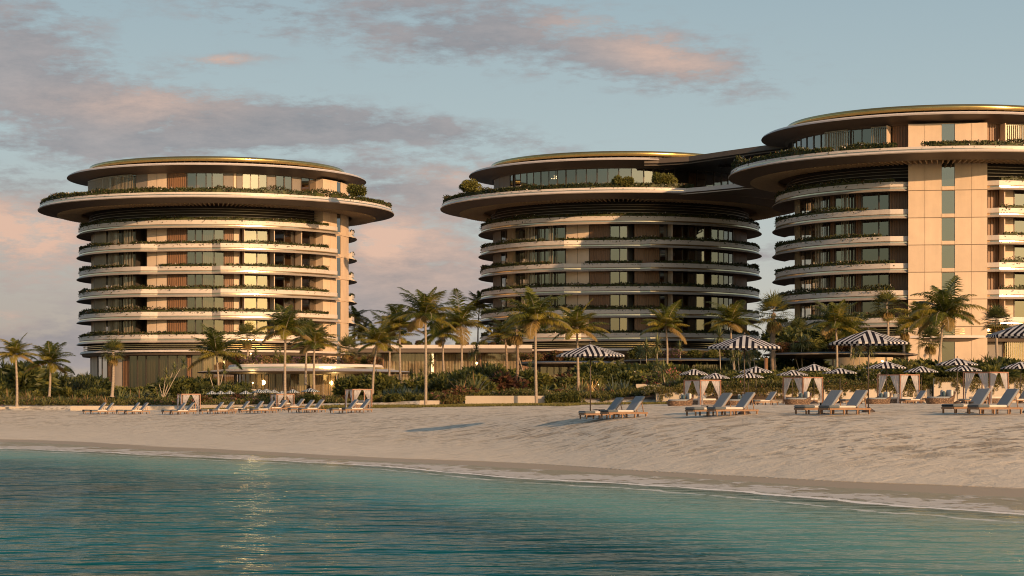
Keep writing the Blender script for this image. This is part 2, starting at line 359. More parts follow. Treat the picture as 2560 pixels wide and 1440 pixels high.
calm=noise(nt,mpf.outputs[0],.06,2,.5); calr=ramp(nt,calm.outputs['Fac'],[(.38,(.25,.25,.25)),(.62,(1,1,1))])
h=mth(nt,'MULTIPLY_ADD',mth(nt,'MULTIPLY',w2.outputs['Fac'],calr.outputs[0]),.14,mth(nt,'MULTIPLY_ADD',w3.outputs['Fac'],1.0,mth(nt,'MULTIPLY',w1.outputs['Fac'],.62)))
bp=node(nt,'ShaderNodeBump'); bp.inputs['Distance'].default_value=.38; L.new(cal.outputs[0],bp.inputs['Strength']); L.new(h,bp.inputs['Height'])
# body colour: clear teal over sand, dark over weed and rock
reef=noise(nt,mpf.outputs[0],.085,4,.6); rr=ramp(nt,reef.outputs['Fac'],[(.42,(0,0,0)),(.60,(1,1,1))])
dd=node(nt,'ShaderNodeMapRange'); dd.inputs[1].default_value=.2; dd.inputs[2].default_value=2.6; L.new(dep,dd.inputs[0])
body=mixc(nt,dd.outputs[0],(.20,.44,.36),(.005,.135,.145))
rf_=mth(nt,'MULTIPLY',rr.outputs[0],mth(nt,'MULTIPLY',dd.outputs[0],.85),clamp=True)
body=mixc(nt,rf_,body,(.006,.045,.050))
alp=mth(nt,'SUBTRACT',1.0,mth(nt,'POWER',2.718,mth(nt,'MULTIPLY',dep,-2.0)),clamp=True)
dif=node(nt,'ShaderNodeBsdfDiffuse'); L.new(body,dif.inputs[0])
tr=node(nt,'ShaderNodeBsdfTransparent'); tr.inputs[0].default_value=(.93,.97,.95,1)
m1=node(nt,'ShaderNodeMixShader'); L.new(alp,m1.inputs[0]); L.new(tr.outputs[0],m1.inputs[1]); L.new(dif.outputs[0],m1.inputs[2])
gl=node(nt,'ShaderNodeBsdfGlossy'); gl.inputs['Roughness'].default_value=.045; gl.inputs[0].default_value=(.78,.92,1,1); L.new(bp.outputs[0],gl.inputs['Normal'])
fr=node(nt,'ShaderNodeFresnel'); fr.inputs[0].default_value=1.33; L.new(bp.outputs[0],fr.inputs['Normal'])
fm=mth(nt,'MULTIPLY',mth(nt,'MULTIPLY_ADD',fr.outputs[0],1.25,-.30,clamp=True),.60); filmk=node(nt,'ShaderNodeMapRange'); filmk.inputs[1].default_value=-.03; filmk.inputs[2].default_value=.02; filmk.inputs[3].default_value=.10; L.new(dep,filmk.inputs[0]); fm=mth(nt,'MULTIPLY',fm,filmk.outputs[0],clamp=True)
m2=node(nt,'ShaderNodeMixShader'); L.new(fm,m2.inputs[0]); L.new(m1.outputs[0],m2.inputs[1]); L.new(gl.outputs[0],m2.inputs[2])
# foam lines at the swash edge
fn=noise(nt,mpf.outputs[0],.35,3,.6); fd=noise(nt,mpf.outputs[0],1.6,7,.75)
ds=mth(nt,'ADD',dep,mth(nt,'MULTIPLY_ADD',fn.outputs['Fac'],.16,-.08))
def band(c,w,th):
    t=mth(nt,'SUBTRACT',1.0,mth(nt,'DIVIDE',mth(nt,'ABSOLUTE',mth(nt,'SUBTRACT',ds,c)),w),clamp=True)
    return mth(nt,'MULTIPLY',mth(nt,'SUBTRACT',mth(nt,'ADD',t,mth(nt,'MULTIPLY_ADD',fd.outputs['Fac'],1.9,-.45)),th),5.0,clamp=True)
foam=mth(nt,'MAXIMUM',band(.05,.035,.84),mth(nt,'MULTIPLY',band(-.005,.10,1.16),.6))
foam=mth(nt,'MAXIMUM',foam,mth(nt,'MULTIPLY',band(.24,.07,1.25),.6))
fo=node(nt,'ShaderNodeBsdfDiffuse'); fo.inputs[0].default_value=(.84,.81,.78,1)
m3=node(nt,'ShaderNodeMixShader'); L.new(mth(nt,'MULTIPLY',foam,.9),m3.inputs[0]); L.new(m2.outputs[0],m3.inputs[1]); L.new(fo.outputs[0],m3.inputs[2])
o=node(nt,'ShaderNodeOutputMaterial'); L.new(m3.outputs[0],o.inputs[0]); M['water']=m
an=np.concatenate([np.linspace(-180,-24,40)[:-1],np.arange(-24,24,.25),np.linspace(24,180,40)])
rd=np.concatenate([[1.5],np.geomspace(6,30,8),np.arange(31,44,1.0),np.arange(44,150,.45),np.arange(150,180,1.0),np.geomspace(182,8000,20)])
A,D=np.meshgrid(np.radians(an),rd); X=(D*np.sin(A)); Y=(D*np.cos(A))
n_,m_=A.shape; idx=np.arange(n_*m_).reshape(n_,m_); f=np.stack([idx[:-1,:-1],idx[:-1,1:],idx[1:,1:],idx[1:,:-1]],-1).reshape(-1,4)
X=X.ravel(); Y=Y.ravel(); g_=ground(X,np.maximum(Y,12)); dp=np.where(Y>12,-g_,5.0)
keep=(dp[f].max(1)>-.6)|(Y[f].max(1)<12); f=f[keep]
film=np.where((dp<0)&(dp>-.062),g_+.006,0.0); Z=film
# thin swash film runs a little up the beach
me=np_mesh('sea',np.stack([X,Y,Z+.012],1),f,M['water'],smooth=True)
a=me.attributes.new('depth','FLOAT','POINT'); a.data.foreach_set('value',np.maximum(dp,-.2).astype(np.float32))
link('sea',me,kind='structure',label='calm teal sea water with small ripples and thin foam lines')
# ------------------------------------------------------------------ sky
SUN_AZ=36.5; SUN_EL=16.0
w=bpy.data.worlds.new('World'); scene.world=w; w.use_nodes=True; nt=w.node_tree; L=nt.links
for n in list(nt.nodes): nt.nodes.remove(n)
sky=node(nt,'ShaderNodeTexSky'); sky.sky_type='NISHITA'; sky.sun_disc=False; sky.sun_elevation=R(SUN_EL); sky.sun_rotation=R(180-SUN_AZ)
sky.air_density=1.3; sky.dust_density=1.2
tc=node(nt,'ShaderNodeTexCoord'); sp=node(nt,'ShaderNodeSeparateXYZ'); L.new(tc.outputs['Generated'],sp.inputs[0])
az=mth(nt,'ARCTAN2',sp.outputs[0],sp.outputs[1]); el=mth(nt,'ARCSINE',sp.outputs[2])
cv=node(nt,'ShaderNodeCombineXYZ'); L.new(az,cv.inputs[0]); L.new(mth(nt,'MULTIPLY',el,3.2),cv.inputs[1])
wob=noise(nt,cv.outputs[0],7,4,.6)
n1a=noise(nt,cv.outputs[0],22,10,.72); n1b=noise(nt,cv.outputs[0],70,6,.6); n1=n1a; n1f=mth(nt,'MULTIPLY_ADD',n1b.outputs['Fac'],.35,mth(nt,'MULTIPLY',n1a.outputs['Fac'],.65)); n2=noise(nt,cv.outputs[0],5,5,.6)
def blob(px,py,sx,sy,rot=0,amp=1.0):
    a0=atan2(px-1280,F); e0=atan2(1000-py,F); sa=sx/F; se=sy/F
    da=mth(nt,'SUBTRACT',az,a0); de=mth(nt,'SUBTRACT',mth(nt,'ADD',el,mth(nt,'MULTIPLY_ADD',wob.outputs['Fac'],.02,-.01)),e0); c,s=cos(R(rot)),sin(R(rot))
    u=mth(nt,'DIVIDE',mth(nt,'ADD',mth(nt,'MULTIPLY',da,c),mth(nt,'MULTIPLY',de,s)),sa)
    v=mth(nt,'DIVIDE',mth(nt,'SUBTRACT',mth(nt,'MULTIPLY',de,c),mth(nt,'MULTIPLY',da,s)),se)
    q=mth(nt,'MULTIPLY_ADD',u,u,mth(nt,'MULTIPLY',v,v))
    return mth(nt,'MULTIPLY',mth(nt,'POWER',2.718,mth(nt,'MULTIPLY',q,-1.0)),amp)
def addm(ls):
    r=ls[0]
    for x in ls[1:]: r=mth(nt,'ADD',r,x)
    return r
clo=mth(nt,'MULTIPLY',addm([blob(60,60,200,100,0,.3),blob(120,200,200,90,-20,.3),blob(1250,420,220,40,0,.5),blob(300,700,120,160,0,.0),blob(330,300,420,75,-5,1.0),blob(800,310,420,38,-4,.85),blob(1150,350,250,22,-4,.45),blob(60,160,260,120,-25,.6),blob(150,370,320,26,0,.6),
   blob(1380,110,420,75,-8,.75),blob(1680,170,200,55,-14,.7),blob(1150,100,250,40,10,.45),blob(60,600,330,130,0,.8),blob(160,860,420,60,0,.7),blob(1000,700,330,170,0,1.3),blob(1000,480,260,60,0,.75),
   blob(1930,640,90,30,0,.55),blob(560,160,120,18,5,.5),blob(480,430,420,22,2,.5),blob(720,60,320,45,-5,.4),blob(1000,15,300,25,0,.4),blob(700,350,300,20,3,.5),blob(40,880,300,60,0,.5)]),1.15)
other=mth(nt,'MULTIPLY_ADD',n2.outputs['Fac'],2.2,-1.15,clamp=True)   # clouds elsewhere in the sky
back=node(nt,'ShaderNodeMapRange'); back.inputs[1].default_value=.55; back.inputs[2].default_value=.22; L.new(sp.outputs[1],back.inputs[0])
upm=node(nt,'ShaderNodeMapRange'); upm.inputs[1].default_value=.2; upm.inputs[2].default_value=.34; L.new(el,upm.inputs[0])
clo=mth(nt,'ADD',clo,mth(nt,'MULTIPLY',other,mth(nt,'MAXIMUM',back.outputs[0],upm.outputs[0])))
dens=mth(nt,'MULTIPLY_ADD',mth(nt,'ADD',mth(nt,'MULTIPLY',clo,.75),mth(nt,'MULTIPLY_ADD',n1f,4.2,-2.1)),1.6,-.20,clamp=True)
dens=mth(nt,'MULTIPLY',dens,mth(nt,'MULTIPLY',clo,2.6,clamp=True))
grad=ramp(nt,mth(nt,'MULTIPLY_ADD',el,2.2,.0,clamp=True),[(0.0,(.47,.41,.33)),(.10,(.43,.42,.37)),(.24,(.355,.43,.44)),(.42,(.275,.36,.40)),(.7,(.19,.28,.35)),(1,(.16,.25,.33))])
lefty=node(nt,'ShaderNodeMapRange'); lefty.inputs[1].default_value=.02; lefty.inputs[2].default_value=-.16; L.new(az,lefty.inputs[0])
lowy=node(nt,'ShaderNodeMapRange'); lowy.inputs[1].default_value=.12; lowy.inputs[2].default_value=.02; L.new(el,lowy.inputs[0])
g2=mixc(nt,mth(nt,'MULTIPLY',mth(nt,'MULTIPLY',lefty.outputs[0],lowy.outputs[0]),.75),grad.outputs[0],(.33,.27,.235))
cc=ramp(nt,mth(nt,'MULTIPLY_ADD',n1a.outputs['Fac'],.6,mth(nt,'MULTIPLY',n2.outputs['Fac'],.4)),[(.38,(.18,.18,.20)),(.62,(.31,.275,.275))])
pk=addm([blob(350,270,230,45,0,.8),blob(1660,150,160,45,-14,1.0),blob(560,160,80,14,0,.9),blob(20,580,220,60,0,1.0),blob(1000,560,140,40,-15,.5),blob(940,620,75,45,0,1.7),blob(60,610,180,70,0,1.1),blob(1150,440,140,30,0,.7),blob(0,790,70,30,0,1.3),blob(1080,640,240,130,0,.75),blob(120,700,260,50,0,.5),blob(1440,60,100,30,0,.5)])
pk=mth(nt,'MULTIPLY',pk,mth(nt,'MULTIPLY_ADD',n1.outputs['Fac'],1.8,-.3,clamp=True),clamp=True)
cc2=mixc(nt,pk,cc.outputs[0],(.64,.40,.29))
gf=mixc(nt,mth(nt,'MULTIPLY',dens,.82),g2,cc2)
# behind and overhead: the physical sky under scattered cloud
nb=mixc(nt,1.0,sky.outputs[0],(.085,.085,.085),'MULTIPLY')
nb=mixc(nt,mth(nt,'MULTIPLY',dens,.45),nb,(.34,.32,.33))
ff=node(nt,'ShaderNodeMapRange'); ff.inputs[1].default_value=.0; ff.inputs[2].default_value=.65; L.new(sp.outputs[1],ff.inputs[0])
fin=mixc(nt,ff.outputs[0],nb,gf)
bg=node(nt,'ShaderNodeBackground'); L.new(fin,bg.inputs[0]); bg.inputs[1].default_value=1.12
o=node(nt,'ShaderNodeOutputWorld'); L.new(bg.outputs[0],o.inputs[0])
sd=bpy.data.lights.new('sun','SUN'); sd.energy=4.6; sd.angle=R(.6); sd.color=(1,.61,.31)
so=bpy.data.objects.new('sun',sd); COL.objects.link(so)
from mathutils import Vector
sdir=Vector((sin(R(SUN_AZ))*cos(R(SUN_EL)),-cos(R(SUN_AZ))*cos(R(SUN_EL)),sin(R(SUN_EL))))
so.rotation_euler=sdir.to_track_quat('Z','Y').to_euler(); so.location=sdir*400
cam=bpy.data.cameras.new('camera'); co=bpy.data.objects.new('camera',cam); COL.objects.link(co); scene.camera=co
co.location=(0,0,CH); co.rotation_euler=(R(90),0,0); cam.lens=F/2560*36; cam.sensor_width=36; cam.shift_y=280/2560; cam.clip_start=.5; cam.clip_end=12000
scene.view_settings.view_transform='Standard'; scene.view_settings.look='None'; scene.view_settings.exposure=.17; scene.view_settings.gamma=1
scene.render.engine='CYCLES'
scene.cycles.filter_width=1.05; scene.cycles.max_bounces=8; scene.cycles.transparent_max_bounces=24
# ------------------------------------------------------------------ leaf helpers
def quads_from(c,u,w,l,wd,bend=None):
    """leaf quads: centre base c (N,3), unit dir u, unit side w, lengths l, widths wd -> kite shaped quads"""
    l=np.asarray(l).reshape(-1,1); wd=np.asarray(wd).reshape(-1,1)
    a=c; b=c+u*l*.45+w*wd*.5; d=c+u*l*.45-w*wd*.5; e=c+u*l
    if bend is not None: e=e+bend*l
    V=np.stack([a,b,e,d],1).reshape(-1,3); n=len(c); Fa=np.arange(n*4).reshape(n,4); return V,Fa
def unit(v): return v/(np.linalg.norm(v,axis=-1,keepdims=True)+1e-9)
def rand_unit(n): return unit(rng.normal(size=(n,3)))
def leafcloud(P,size,wd=.45,up=.3,outward=None,amt=.5):
    n=len(P); u=rand_unit(n); u[:,2]+=up
    if outward is not None: u=u+outward*amt*2
    u=unit(u); w=unit(np.cross(u,rand_unit(n))); l=size*rng.uniform(.6,1.3,n)
    return quads_from(P,u,w,l,l*wd)
def join(parts):
    """parts: list of (V,F,matindex)"""
    off=0; Vs=[];Fs=[];Ms=[]
    for V,Fa,m in parts:
        Vs.append(V); Fs.append(Fa+off); Ms.append(np.full(len(Fa),m)); off+=len(V)
    return np.concatenate(Vs),np.concatenate(Fs),np.concatenate(Ms)
# ------------------------------------------------------------------ towers
RR=21.2; WR=19.4
def ray_theta(cx,cy,px,r):
    """angle (from -Y toward +X) where the sight line of column px meets the circle of radius r on the near side"""
    k=(px-1280)/F; a=k*k+1; b=-2*(k*cx+cy); c=cx*cx+cy*cy-r*r; q=b*b-4*a*c
    if q<0:
        v=1 if k*cy>cx else -1
        return atan2(0-cx,cy)*0 + (math.atan(-cx/cy) + v*pi/2)
    D=(-b-sqrt(q))/(2*a); return atan2(k*D-cx,-(D-cy))
def pol(r,th,z): return (r*sin(th),-r*cos(th),z)
def arc(a,b,step=R(1.5)):
    n=max(1,int(math.ceil(abs(b-a)/step))); return [a+(b-a)*i/n for i in range(n+1)]
def curved_slab(mb,r0,r1,a,b,z0,z1,m=0,step=R(2)):
    mb.sweep([(r1,z1,m,0),(r1,z0,m,0),(r0,z0,m,0),(r0,z1,m,0)],arc(a,b,step))
FL=[29.3,25.95,22.62,19.28,15.95,12.6]   # balcony top levels
def segs(parent,cx,cy,spec,zb,zt,r,level,rs=None):
    """spec: list of (px0, px1, kind) in photo columns; builds the storey's wall pieces between them"""
    for (p0,p1,k) in spec:
        a=ray_theta(cx,cy,p0,r); b=ray_theta(cx,cy,p1,r)
        if b-a<R(.3) and k!='F': continue
        mb=MB()
        if k in 'WP':      # plain panelled wall
            curved_slab(mb,r-.25,r,a,b,zb,zt,0)
            n=max(1,int(round((b-a)*r/1.9)))
            for i in range(n+1):
                th=a+(b-a)*i/n; c=pol(r+.003,th,(zb+zt)/2); mb.box(c,(.025,.02,(zt-zb)/2-.01),th,m=1)
            mb.build('wall_panel',[M['panel'] if k=='W' else M['panel2'],M['joint']],parent)
        elif k=='B':       # battened timber wall
            curved_slab(mb,r-.2,r-.05,a,b,zb,zt,0)
            n=max(1,int((b-a)*r/.32))
            for i in range(n):
                th=a+(b-a)*(i+.5)/n; mb.box(pol(r-.0,th,(zb+zt)/2),(.07,.05,(zt-zb)/2-.02),th,m=0)
            mb.build('timber_wall',[M['wood']],parent)
        elif k in 'GCc':   # glazing, with or without a curtain behind
            n=max(1,int(round((b-a)*r/1.55))); pn=MB()
            for i in range(n+1):
                th=a+(b-a)*i/n; mb.box(pol(r,th,(zb+zt)/2),(.06,.07,(zt-zb)/2-.01),th)
            for i in range(n):
                t0=a+(b-a)*i/n; t1=a+(b-a)*(i+1)/n; jit=random.uniform(-.03,.03)
                A=pol(r+jit,t0,zb+.08); B=pol(r-jit,t1,zb+.08); pn.quad(A,B,(B[0],B[1],zt-.08),(A[0],A[1],zt-.08))
                tm=(t0+t1)/2; hw=r*(t1-t0)/2-.04
                for z in (zb+.04,zt-.04): mb.box(pol(r*cos((t1-t0)/2),tm,z),(hw,.04,.04),tm)
            w=mb.build('window',M['frame'],parent); pn.build('pane',M['glass'],w)
            if k in 'Cc':
                cb=MB(); n=max(6,int((b-a)*r/.14))
                for i in range(n):
                    t0=a+(b-a)*i/n; t1=a+(b-a)*(i+1)/n
                    r0=r-.35-(.07 if i%2 else 0); r1=r-.35-(0 if i%2 else .07)
                    A=pol(r0,t0,zb+.1); B=pol(r1,t1,zb+.1); cb.quad(A,B,(B[0],B[1],zt-.1),(A[0],A[1],zt-.1))
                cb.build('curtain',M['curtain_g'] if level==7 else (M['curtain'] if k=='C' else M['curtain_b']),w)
        elif k=='S':       # sliding screen of upright slats in front of glass
            n=max(2,int((b-a)*r/.26)); rs_=r+.75
            for i in range(n+1):
                th=a+(b-a)*i/n; mb.box(pol(rs_,th,(zb+zt)/2),(.045,.05,(zt-zb)/2-.03),th)
            for z in (zb+.05,zt-.05): curved_slab(mb,rs_-.05,rs_+.055,a,b,z-.04,z+.04)
            mb.build('slat_screen',M['slat'],parent)
            mb=MB(); A=pol(r-.02,a,zb); B=pol(r-.02,b,zb); mb.quad(A,B,(B[0],B[1],zt),(A[0],A[1],zt))
            mb.build('window',M['glass'],parent)
        elif k=='F':       # balcony divider
            th=(a+b)/2; mb.box(pol(r+.75,th,(zb+zt)/2),(.06,.75,(zt-zb)/2-.01),th); mb.build('balcony_divider',M['panel'],parent)
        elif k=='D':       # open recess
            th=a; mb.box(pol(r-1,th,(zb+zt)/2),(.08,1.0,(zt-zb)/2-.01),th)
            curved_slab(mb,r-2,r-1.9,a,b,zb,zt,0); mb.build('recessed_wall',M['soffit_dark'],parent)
def recess_fn(f0,f1,f2,f3,dep):
    def fn(th):
        t=math.degrees(th)
        while t>180: t-=360
        while t<-180: t+=360
        if t<=f0 or t>=f3: return 0.0
        if t<f1: return -dep*(t-f0)/(f1-f0)
        if t<=f2: return -dep
        return -dep*(f3-t)/(f3-f2)
    return fn
def ring_prof():
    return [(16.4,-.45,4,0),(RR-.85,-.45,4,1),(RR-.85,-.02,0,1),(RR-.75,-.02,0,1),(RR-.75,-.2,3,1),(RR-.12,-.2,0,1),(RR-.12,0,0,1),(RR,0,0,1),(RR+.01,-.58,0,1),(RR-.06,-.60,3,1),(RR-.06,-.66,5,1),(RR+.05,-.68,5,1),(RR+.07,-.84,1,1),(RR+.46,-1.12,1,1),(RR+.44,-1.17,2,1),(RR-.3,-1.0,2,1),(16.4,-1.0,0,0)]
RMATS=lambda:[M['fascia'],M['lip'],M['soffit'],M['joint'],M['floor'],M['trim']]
def tower(cx,cy,dz,label,rf,ring_ranges,spec,spec_top,spec_ground,pier=None,group=None,top_ring_rf=None):
    T=empty('hotel_tower',(cx,cy,dz),label=label,cat='hotel tower',group='round hotel towers')
    # inner core seen through the glass
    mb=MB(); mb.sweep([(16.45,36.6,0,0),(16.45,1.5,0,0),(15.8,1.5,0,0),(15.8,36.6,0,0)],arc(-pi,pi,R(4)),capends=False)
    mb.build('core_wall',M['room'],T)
    for i,z in enumerate(FL):
        for (a,b) in ring_ranges[0 if i==0 and len(ring_ranges)>1 else -1]:
            mb=MB(); fn=(top_ring_rf if i==0 else rf)
            ths=sorted(set(arc(R(a),R(b),R(1.5))+[R(q) for q in RECPTS if a<q<b]))
            mb.sweep(ring_prof(),ths,z0=z,rf=fn,capends=True)
            mb.build('balcony_ring',RMATS(),T)
    for i in range(5):
        zb=FL[i+1]-.45+.003; zt=FL[i]-1.0
        segs(T,cx,cy,spec,zb,zt,WR,i)
    # louvre fins under the sky deck and over the ground storey
    def louv(zs,r,name):
        mb=MB()
        for z in zs: mb.sweep([(r,z,0,0),(r+.25,z-.04,0,0),(r+.25,z-.10,0,0),(r,z-.06,0,0)],arc(-pi,pi,R(2)),capends=False)
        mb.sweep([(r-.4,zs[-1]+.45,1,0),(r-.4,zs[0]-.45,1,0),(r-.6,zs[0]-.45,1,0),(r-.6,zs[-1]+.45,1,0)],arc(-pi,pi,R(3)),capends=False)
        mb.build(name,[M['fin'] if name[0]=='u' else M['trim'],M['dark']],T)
    louv([30.0,30.4,30.8,31.15],19.5,'upper_louvres')
    louv([10.65,10.95,11.2],20.4,'lower_louvres')
    # sky deck disc
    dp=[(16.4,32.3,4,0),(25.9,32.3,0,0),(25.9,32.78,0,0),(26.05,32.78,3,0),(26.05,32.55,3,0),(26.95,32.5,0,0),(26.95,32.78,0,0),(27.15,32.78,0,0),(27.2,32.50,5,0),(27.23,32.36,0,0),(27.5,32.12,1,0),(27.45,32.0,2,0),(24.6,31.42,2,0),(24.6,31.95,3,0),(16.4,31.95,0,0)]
    mb=MB(); mb.sweep(dp,arc(-pi,pi,R(1.5)),capends=False)
    disc=mb.build('sky_deck',RMATS(),T)
    mb=MB()
    for i in range(220):
        th=2*pi*i/220; mb.box(pol(22.75,th,31.55),(.07,1.8,.22),th)
    mb.build('deck_rafters',M['wood_l'],disc)
    segs(T,cx,cy,spec_top,32.303,36.35,WR,9)
    # roof
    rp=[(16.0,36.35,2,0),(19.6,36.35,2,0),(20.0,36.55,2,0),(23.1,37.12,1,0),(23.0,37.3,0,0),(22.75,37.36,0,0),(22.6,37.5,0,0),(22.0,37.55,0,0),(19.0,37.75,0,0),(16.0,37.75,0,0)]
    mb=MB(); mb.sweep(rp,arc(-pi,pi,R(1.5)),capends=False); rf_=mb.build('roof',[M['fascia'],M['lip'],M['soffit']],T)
    mb=MB(); mb.sweep([(19.75,38.12,0,0),(18.9,38.12,0,0),(18.7,38.6,0,0),(19.4,38.82,0,0),(19.69,38.76,0,0)],arc(-pi,pi,R(1.5)),capends=False,sm=True)
    mb.sweep([(0.01,38.60,0,0),(0.01,38.5,0,0),(18.7,38.5,0,0),(18.7,38.60,0,0)],arc(-pi,pi,R(6)),capends=False)
    mb.build('gold_rim',M['gold'],rf_)
    mb=MB()
    for i in range(110):
        th=2*pi*i/110; mb.box(pol(19.0,th,37.93),(.05,.5,.17),th)
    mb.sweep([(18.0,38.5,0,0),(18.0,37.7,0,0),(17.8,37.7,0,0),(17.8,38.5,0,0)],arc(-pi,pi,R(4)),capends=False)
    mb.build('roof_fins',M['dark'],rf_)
    # base: thin canopy slab and the tall ground storey
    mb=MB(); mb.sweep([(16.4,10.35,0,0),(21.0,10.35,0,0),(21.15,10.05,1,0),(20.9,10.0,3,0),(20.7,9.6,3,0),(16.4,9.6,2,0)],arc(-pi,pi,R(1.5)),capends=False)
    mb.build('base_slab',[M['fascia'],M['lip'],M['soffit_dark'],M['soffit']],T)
    segs(T,cx,cy,spec_ground,3.2-dz,9.6,19.6,7)
    # stair pier
    if pier:
        a,b,pr,flat=pier; a=R(a); b=R(b); n=4
        zs=[3.0-dz]+[z-1.15 for z in FL[::-1]]+[31.9]
        def pt(s,r=0):
            if flat:
                A=np.array(pol(pr/cos((b-a)/2)*1.0,a,0)); B=np.array(pol(pr/cos((b-a)/2),b,0)); p=A+(B-A)*s
                nn=np.array(pol(1,(a+b)/2,0)); return p+nn*r
            th=a+(b-a)*s; return np.array(pol(pr+r,th,0))
        cols=[0,.21,.418,.425,.585,.592,.80,1.0]
        P=MB(); G=[]
        # backing block
        bk=MB(); base=[tuple(pt(s,-.12)) for s in np.linspace(0,1,9)]; inn=[tuple(np.array(pol(15.5,a+(b-a)*s,0))) for s in np.linspace(1,0,9)]
        z0=zs[0]; z1=36.34; ring=base+inn
        for i in range(len(ring)):
            p=ring[i]; q=ring[(i+1)%len(ring)]; bk.quad((p[0],p[1],z0),(q[0],q[1],z0),(q[0],q[1],z1),(p[0],p[1],z1))
        pi_=bk.build('stair_pier',M['panel'],T)
        lv=[(zs[i]+.04,zs[i+1]-.04) for i in range(len(zs)-1)]+[(32.85,36.30)]
        for (za,zb_) in lv:
            pb=MB()
            for (s0,s1) in ((0,.207),(.211,.418),(.592,.797),(.801,1.0)):
                A,B=pt(s0),pt(s1); A2,B2=pt(s0,-.14),pt(s1,-.14)
                for q in ((A,B),(B,B2),(A2,A)): pb.quad((q[0][0],q[0][1],za),(q[1][0],q[1][1],za),(q[1][0],q[1][1],zb_),(q[0][0],q[0][1],zb_))
                pb.quad((A[0],A[1],zb_),(B[0],B[1],zb_),(B2[0],B2[1],zb_),(A2[0],A2[1],zb_)); pb.quad((A2[0],A2[1],za),(B2[0],B2[1],za),(B[0],B[1],za),(A[0],A[1],za))
            # reveal around the stair window
            hw=.418; 
            for (s0,s1,z_a,z_b) in ((.422,.588,za,za+.42),):
                A,B=pt(s0),pt(s1); A2,B2=pt(s0,-.14),pt(s1,-.14); pb.quad((A[0],A[1],z_a),(B[0],B[1],z_a),(B[0],B[1],z_b),(A[0],A[1],z_b)); pb.quad((A[0],A[1],z_b),(B[0],B[1],z_b),(B2[0],B2[1],z_b),(A2[0],A2[1],z_b))
            pb.build('pier_panel',M['panel'],pi_)
            wb=MB(); A,B=pt(.425,-.1),pt(.585,-.1); wb.quad((A[0],A[1],za+.45),(B[0],B[1],za+.45),(B[0],B[1],zb_-.05),(A[0],A[1],zb_-.05))
            wb.build('stair_window',M['stairglass'],pi_)
        jb=MB()
        A,B=pt(-.002,.006),pt(1.002,.006); A2,B2=pt(0,-.13),pt(1,-.13)
        for z in zs[1:-1]:
            jb.quad((A[0],A[1],z-.05),(B[0],B[1],z-.05),(B[0],B[1],z+.03),(A[0],A[1],z+.03))
        jb.build('pier_joint',M['joint'],pi_)
    return T
m,nt,N,L=nmat('green_stair_glass'); d=node(nt,'ShaderNodeBsdfDiffuse'); d.inputs[0].default_value=(.045,.05,.035,1); g=node(nt,'ShaderNodeBsdfGlossy'); g.inputs[1].default_value=.03
mx=node(nt,'ShaderNodeMixShader'); mx.inputs[0].default_value=.30; L.new(d.outputs[0],mx.inputs[1]); L.new(g.outputs[0],mx.inputs[2]); o=node(nt,'ShaderNodeOutputMaterial'); L.new(mx.outputs[0],o.inputs[0]); M['stairglass']=m
RECPTS=[-24,-18,5.5,9,-25,-19,-27,-21]
def zx(base,s,lst): return [(base+a/s,base+b/s,k) for a,b,k in lst]
# ---- left tower
LX,LY=(545-1280)/F*326,326.0
sp=[(228,236,'W')]+zx(80,2.667,[(415,450,'G'),(450,520,'S'),(520,540,'G'),(540,600,'S'),(600,640,'G'),(640,692,'S'),(692,765,'D'),(767,900,'W'),(902,1033,'B'),(1035,1088,'C'),(1090,1135,'G'),(1137,1213,'C'),(1215,1278,'c'),(1282,1343,'B'),(1345,1388,'W'),(1395,1412,'F'),(1414,1498,'G'),(1500,1570,'c'),(1575,1600,'F'),(1604,1680,'G'),(1682,1745,'C'),(1748,1765,'F'),(1780,1850,'G'),(1851,1898,'C'),(1902,2000,'W')])
spt=zx(80,2.667,[(408,500,'S'),(502,592,'S'),(594,690,'S'),(694,768,'P'),(770,900,'W'),(902,1030,'B'),(1034,1160,'G'),(1162,1200,'G'),(1202,1276,'c'),(1280,1342,'P'),(1344,1362,'W'),(1364,1402,'P'),(1404,1510,'G'),(1512,1566,'c'),(1570,1624,'P'),(1625,1680,'G'),(1682,1730,'c'),(1735,1792,'P'),(1794,1898,'G'),(1900,2100,'W')])
spg=zx(0,4,[(903,975,'W'),(977,1075,'G'),(1077,1143,'B'),(1145,1225,'W'),(1227,1290,'B'),(1292,1460,'C'),(1462,1590,'c'),(1592,1865,'C'),(1867,1918,'B'),(1920,2250,'C'),(2252,2600,'C'),(2602,2650,'B'),(2652,3000,'C'),(3002,3200,'C')])
RF=recess_fn(-24,-18,5.5,9,1.15); Z0=lambda t:0.0
tower(LX,LY,-.5,'leftmost round hotel tower standing apart behind the low glass wing',RF,[[(-118,66),(80,100),(84,130)][:1]+[(84,150)]],sp,spt,spg,pier=(57,83,20.75,False),top_ring_rf=Z0)
# ---- middle tower
MX,MY=(1549-1280)/F*320,320.0
spm=zx(1080,2.571,[(390,443,'P'),(445,513,'c'),(515,560,'S'),(562,625,'G'),(627,680,'S'),(682,768,'G'),(770,790,'S'),(792,858,'C'),(862,1010,'W'),(1012,1143,'B'),(1146,1205,'G'),(1207,1255,'C'),(1258,1300,'D'),(1302,1460,'B'),(1463,1510,'G'),(1512,1524,'F'),(1526,1610,'G'),(1612,1645,'D'),(1648,1695,'C'),(1697,1750,'G'),(1752,1790,'D'),(1793,1838,'C'),(1840,1933,'G'),(1935,2022,'B'),(2024,2048,'W')])
spmt=zx(1080,2.571,[(398,500,'P'),(502,522,'c'),(534,700,'G'),(702,860,'G'),(862,1060,'C'),(1062,1200,'G'),(1202,1360,'G'),(1362,1420,'G'),(1422,1560,'c'),(1562,1700,'D'),(1702,1860,'G'),(1862,1990,'G')])
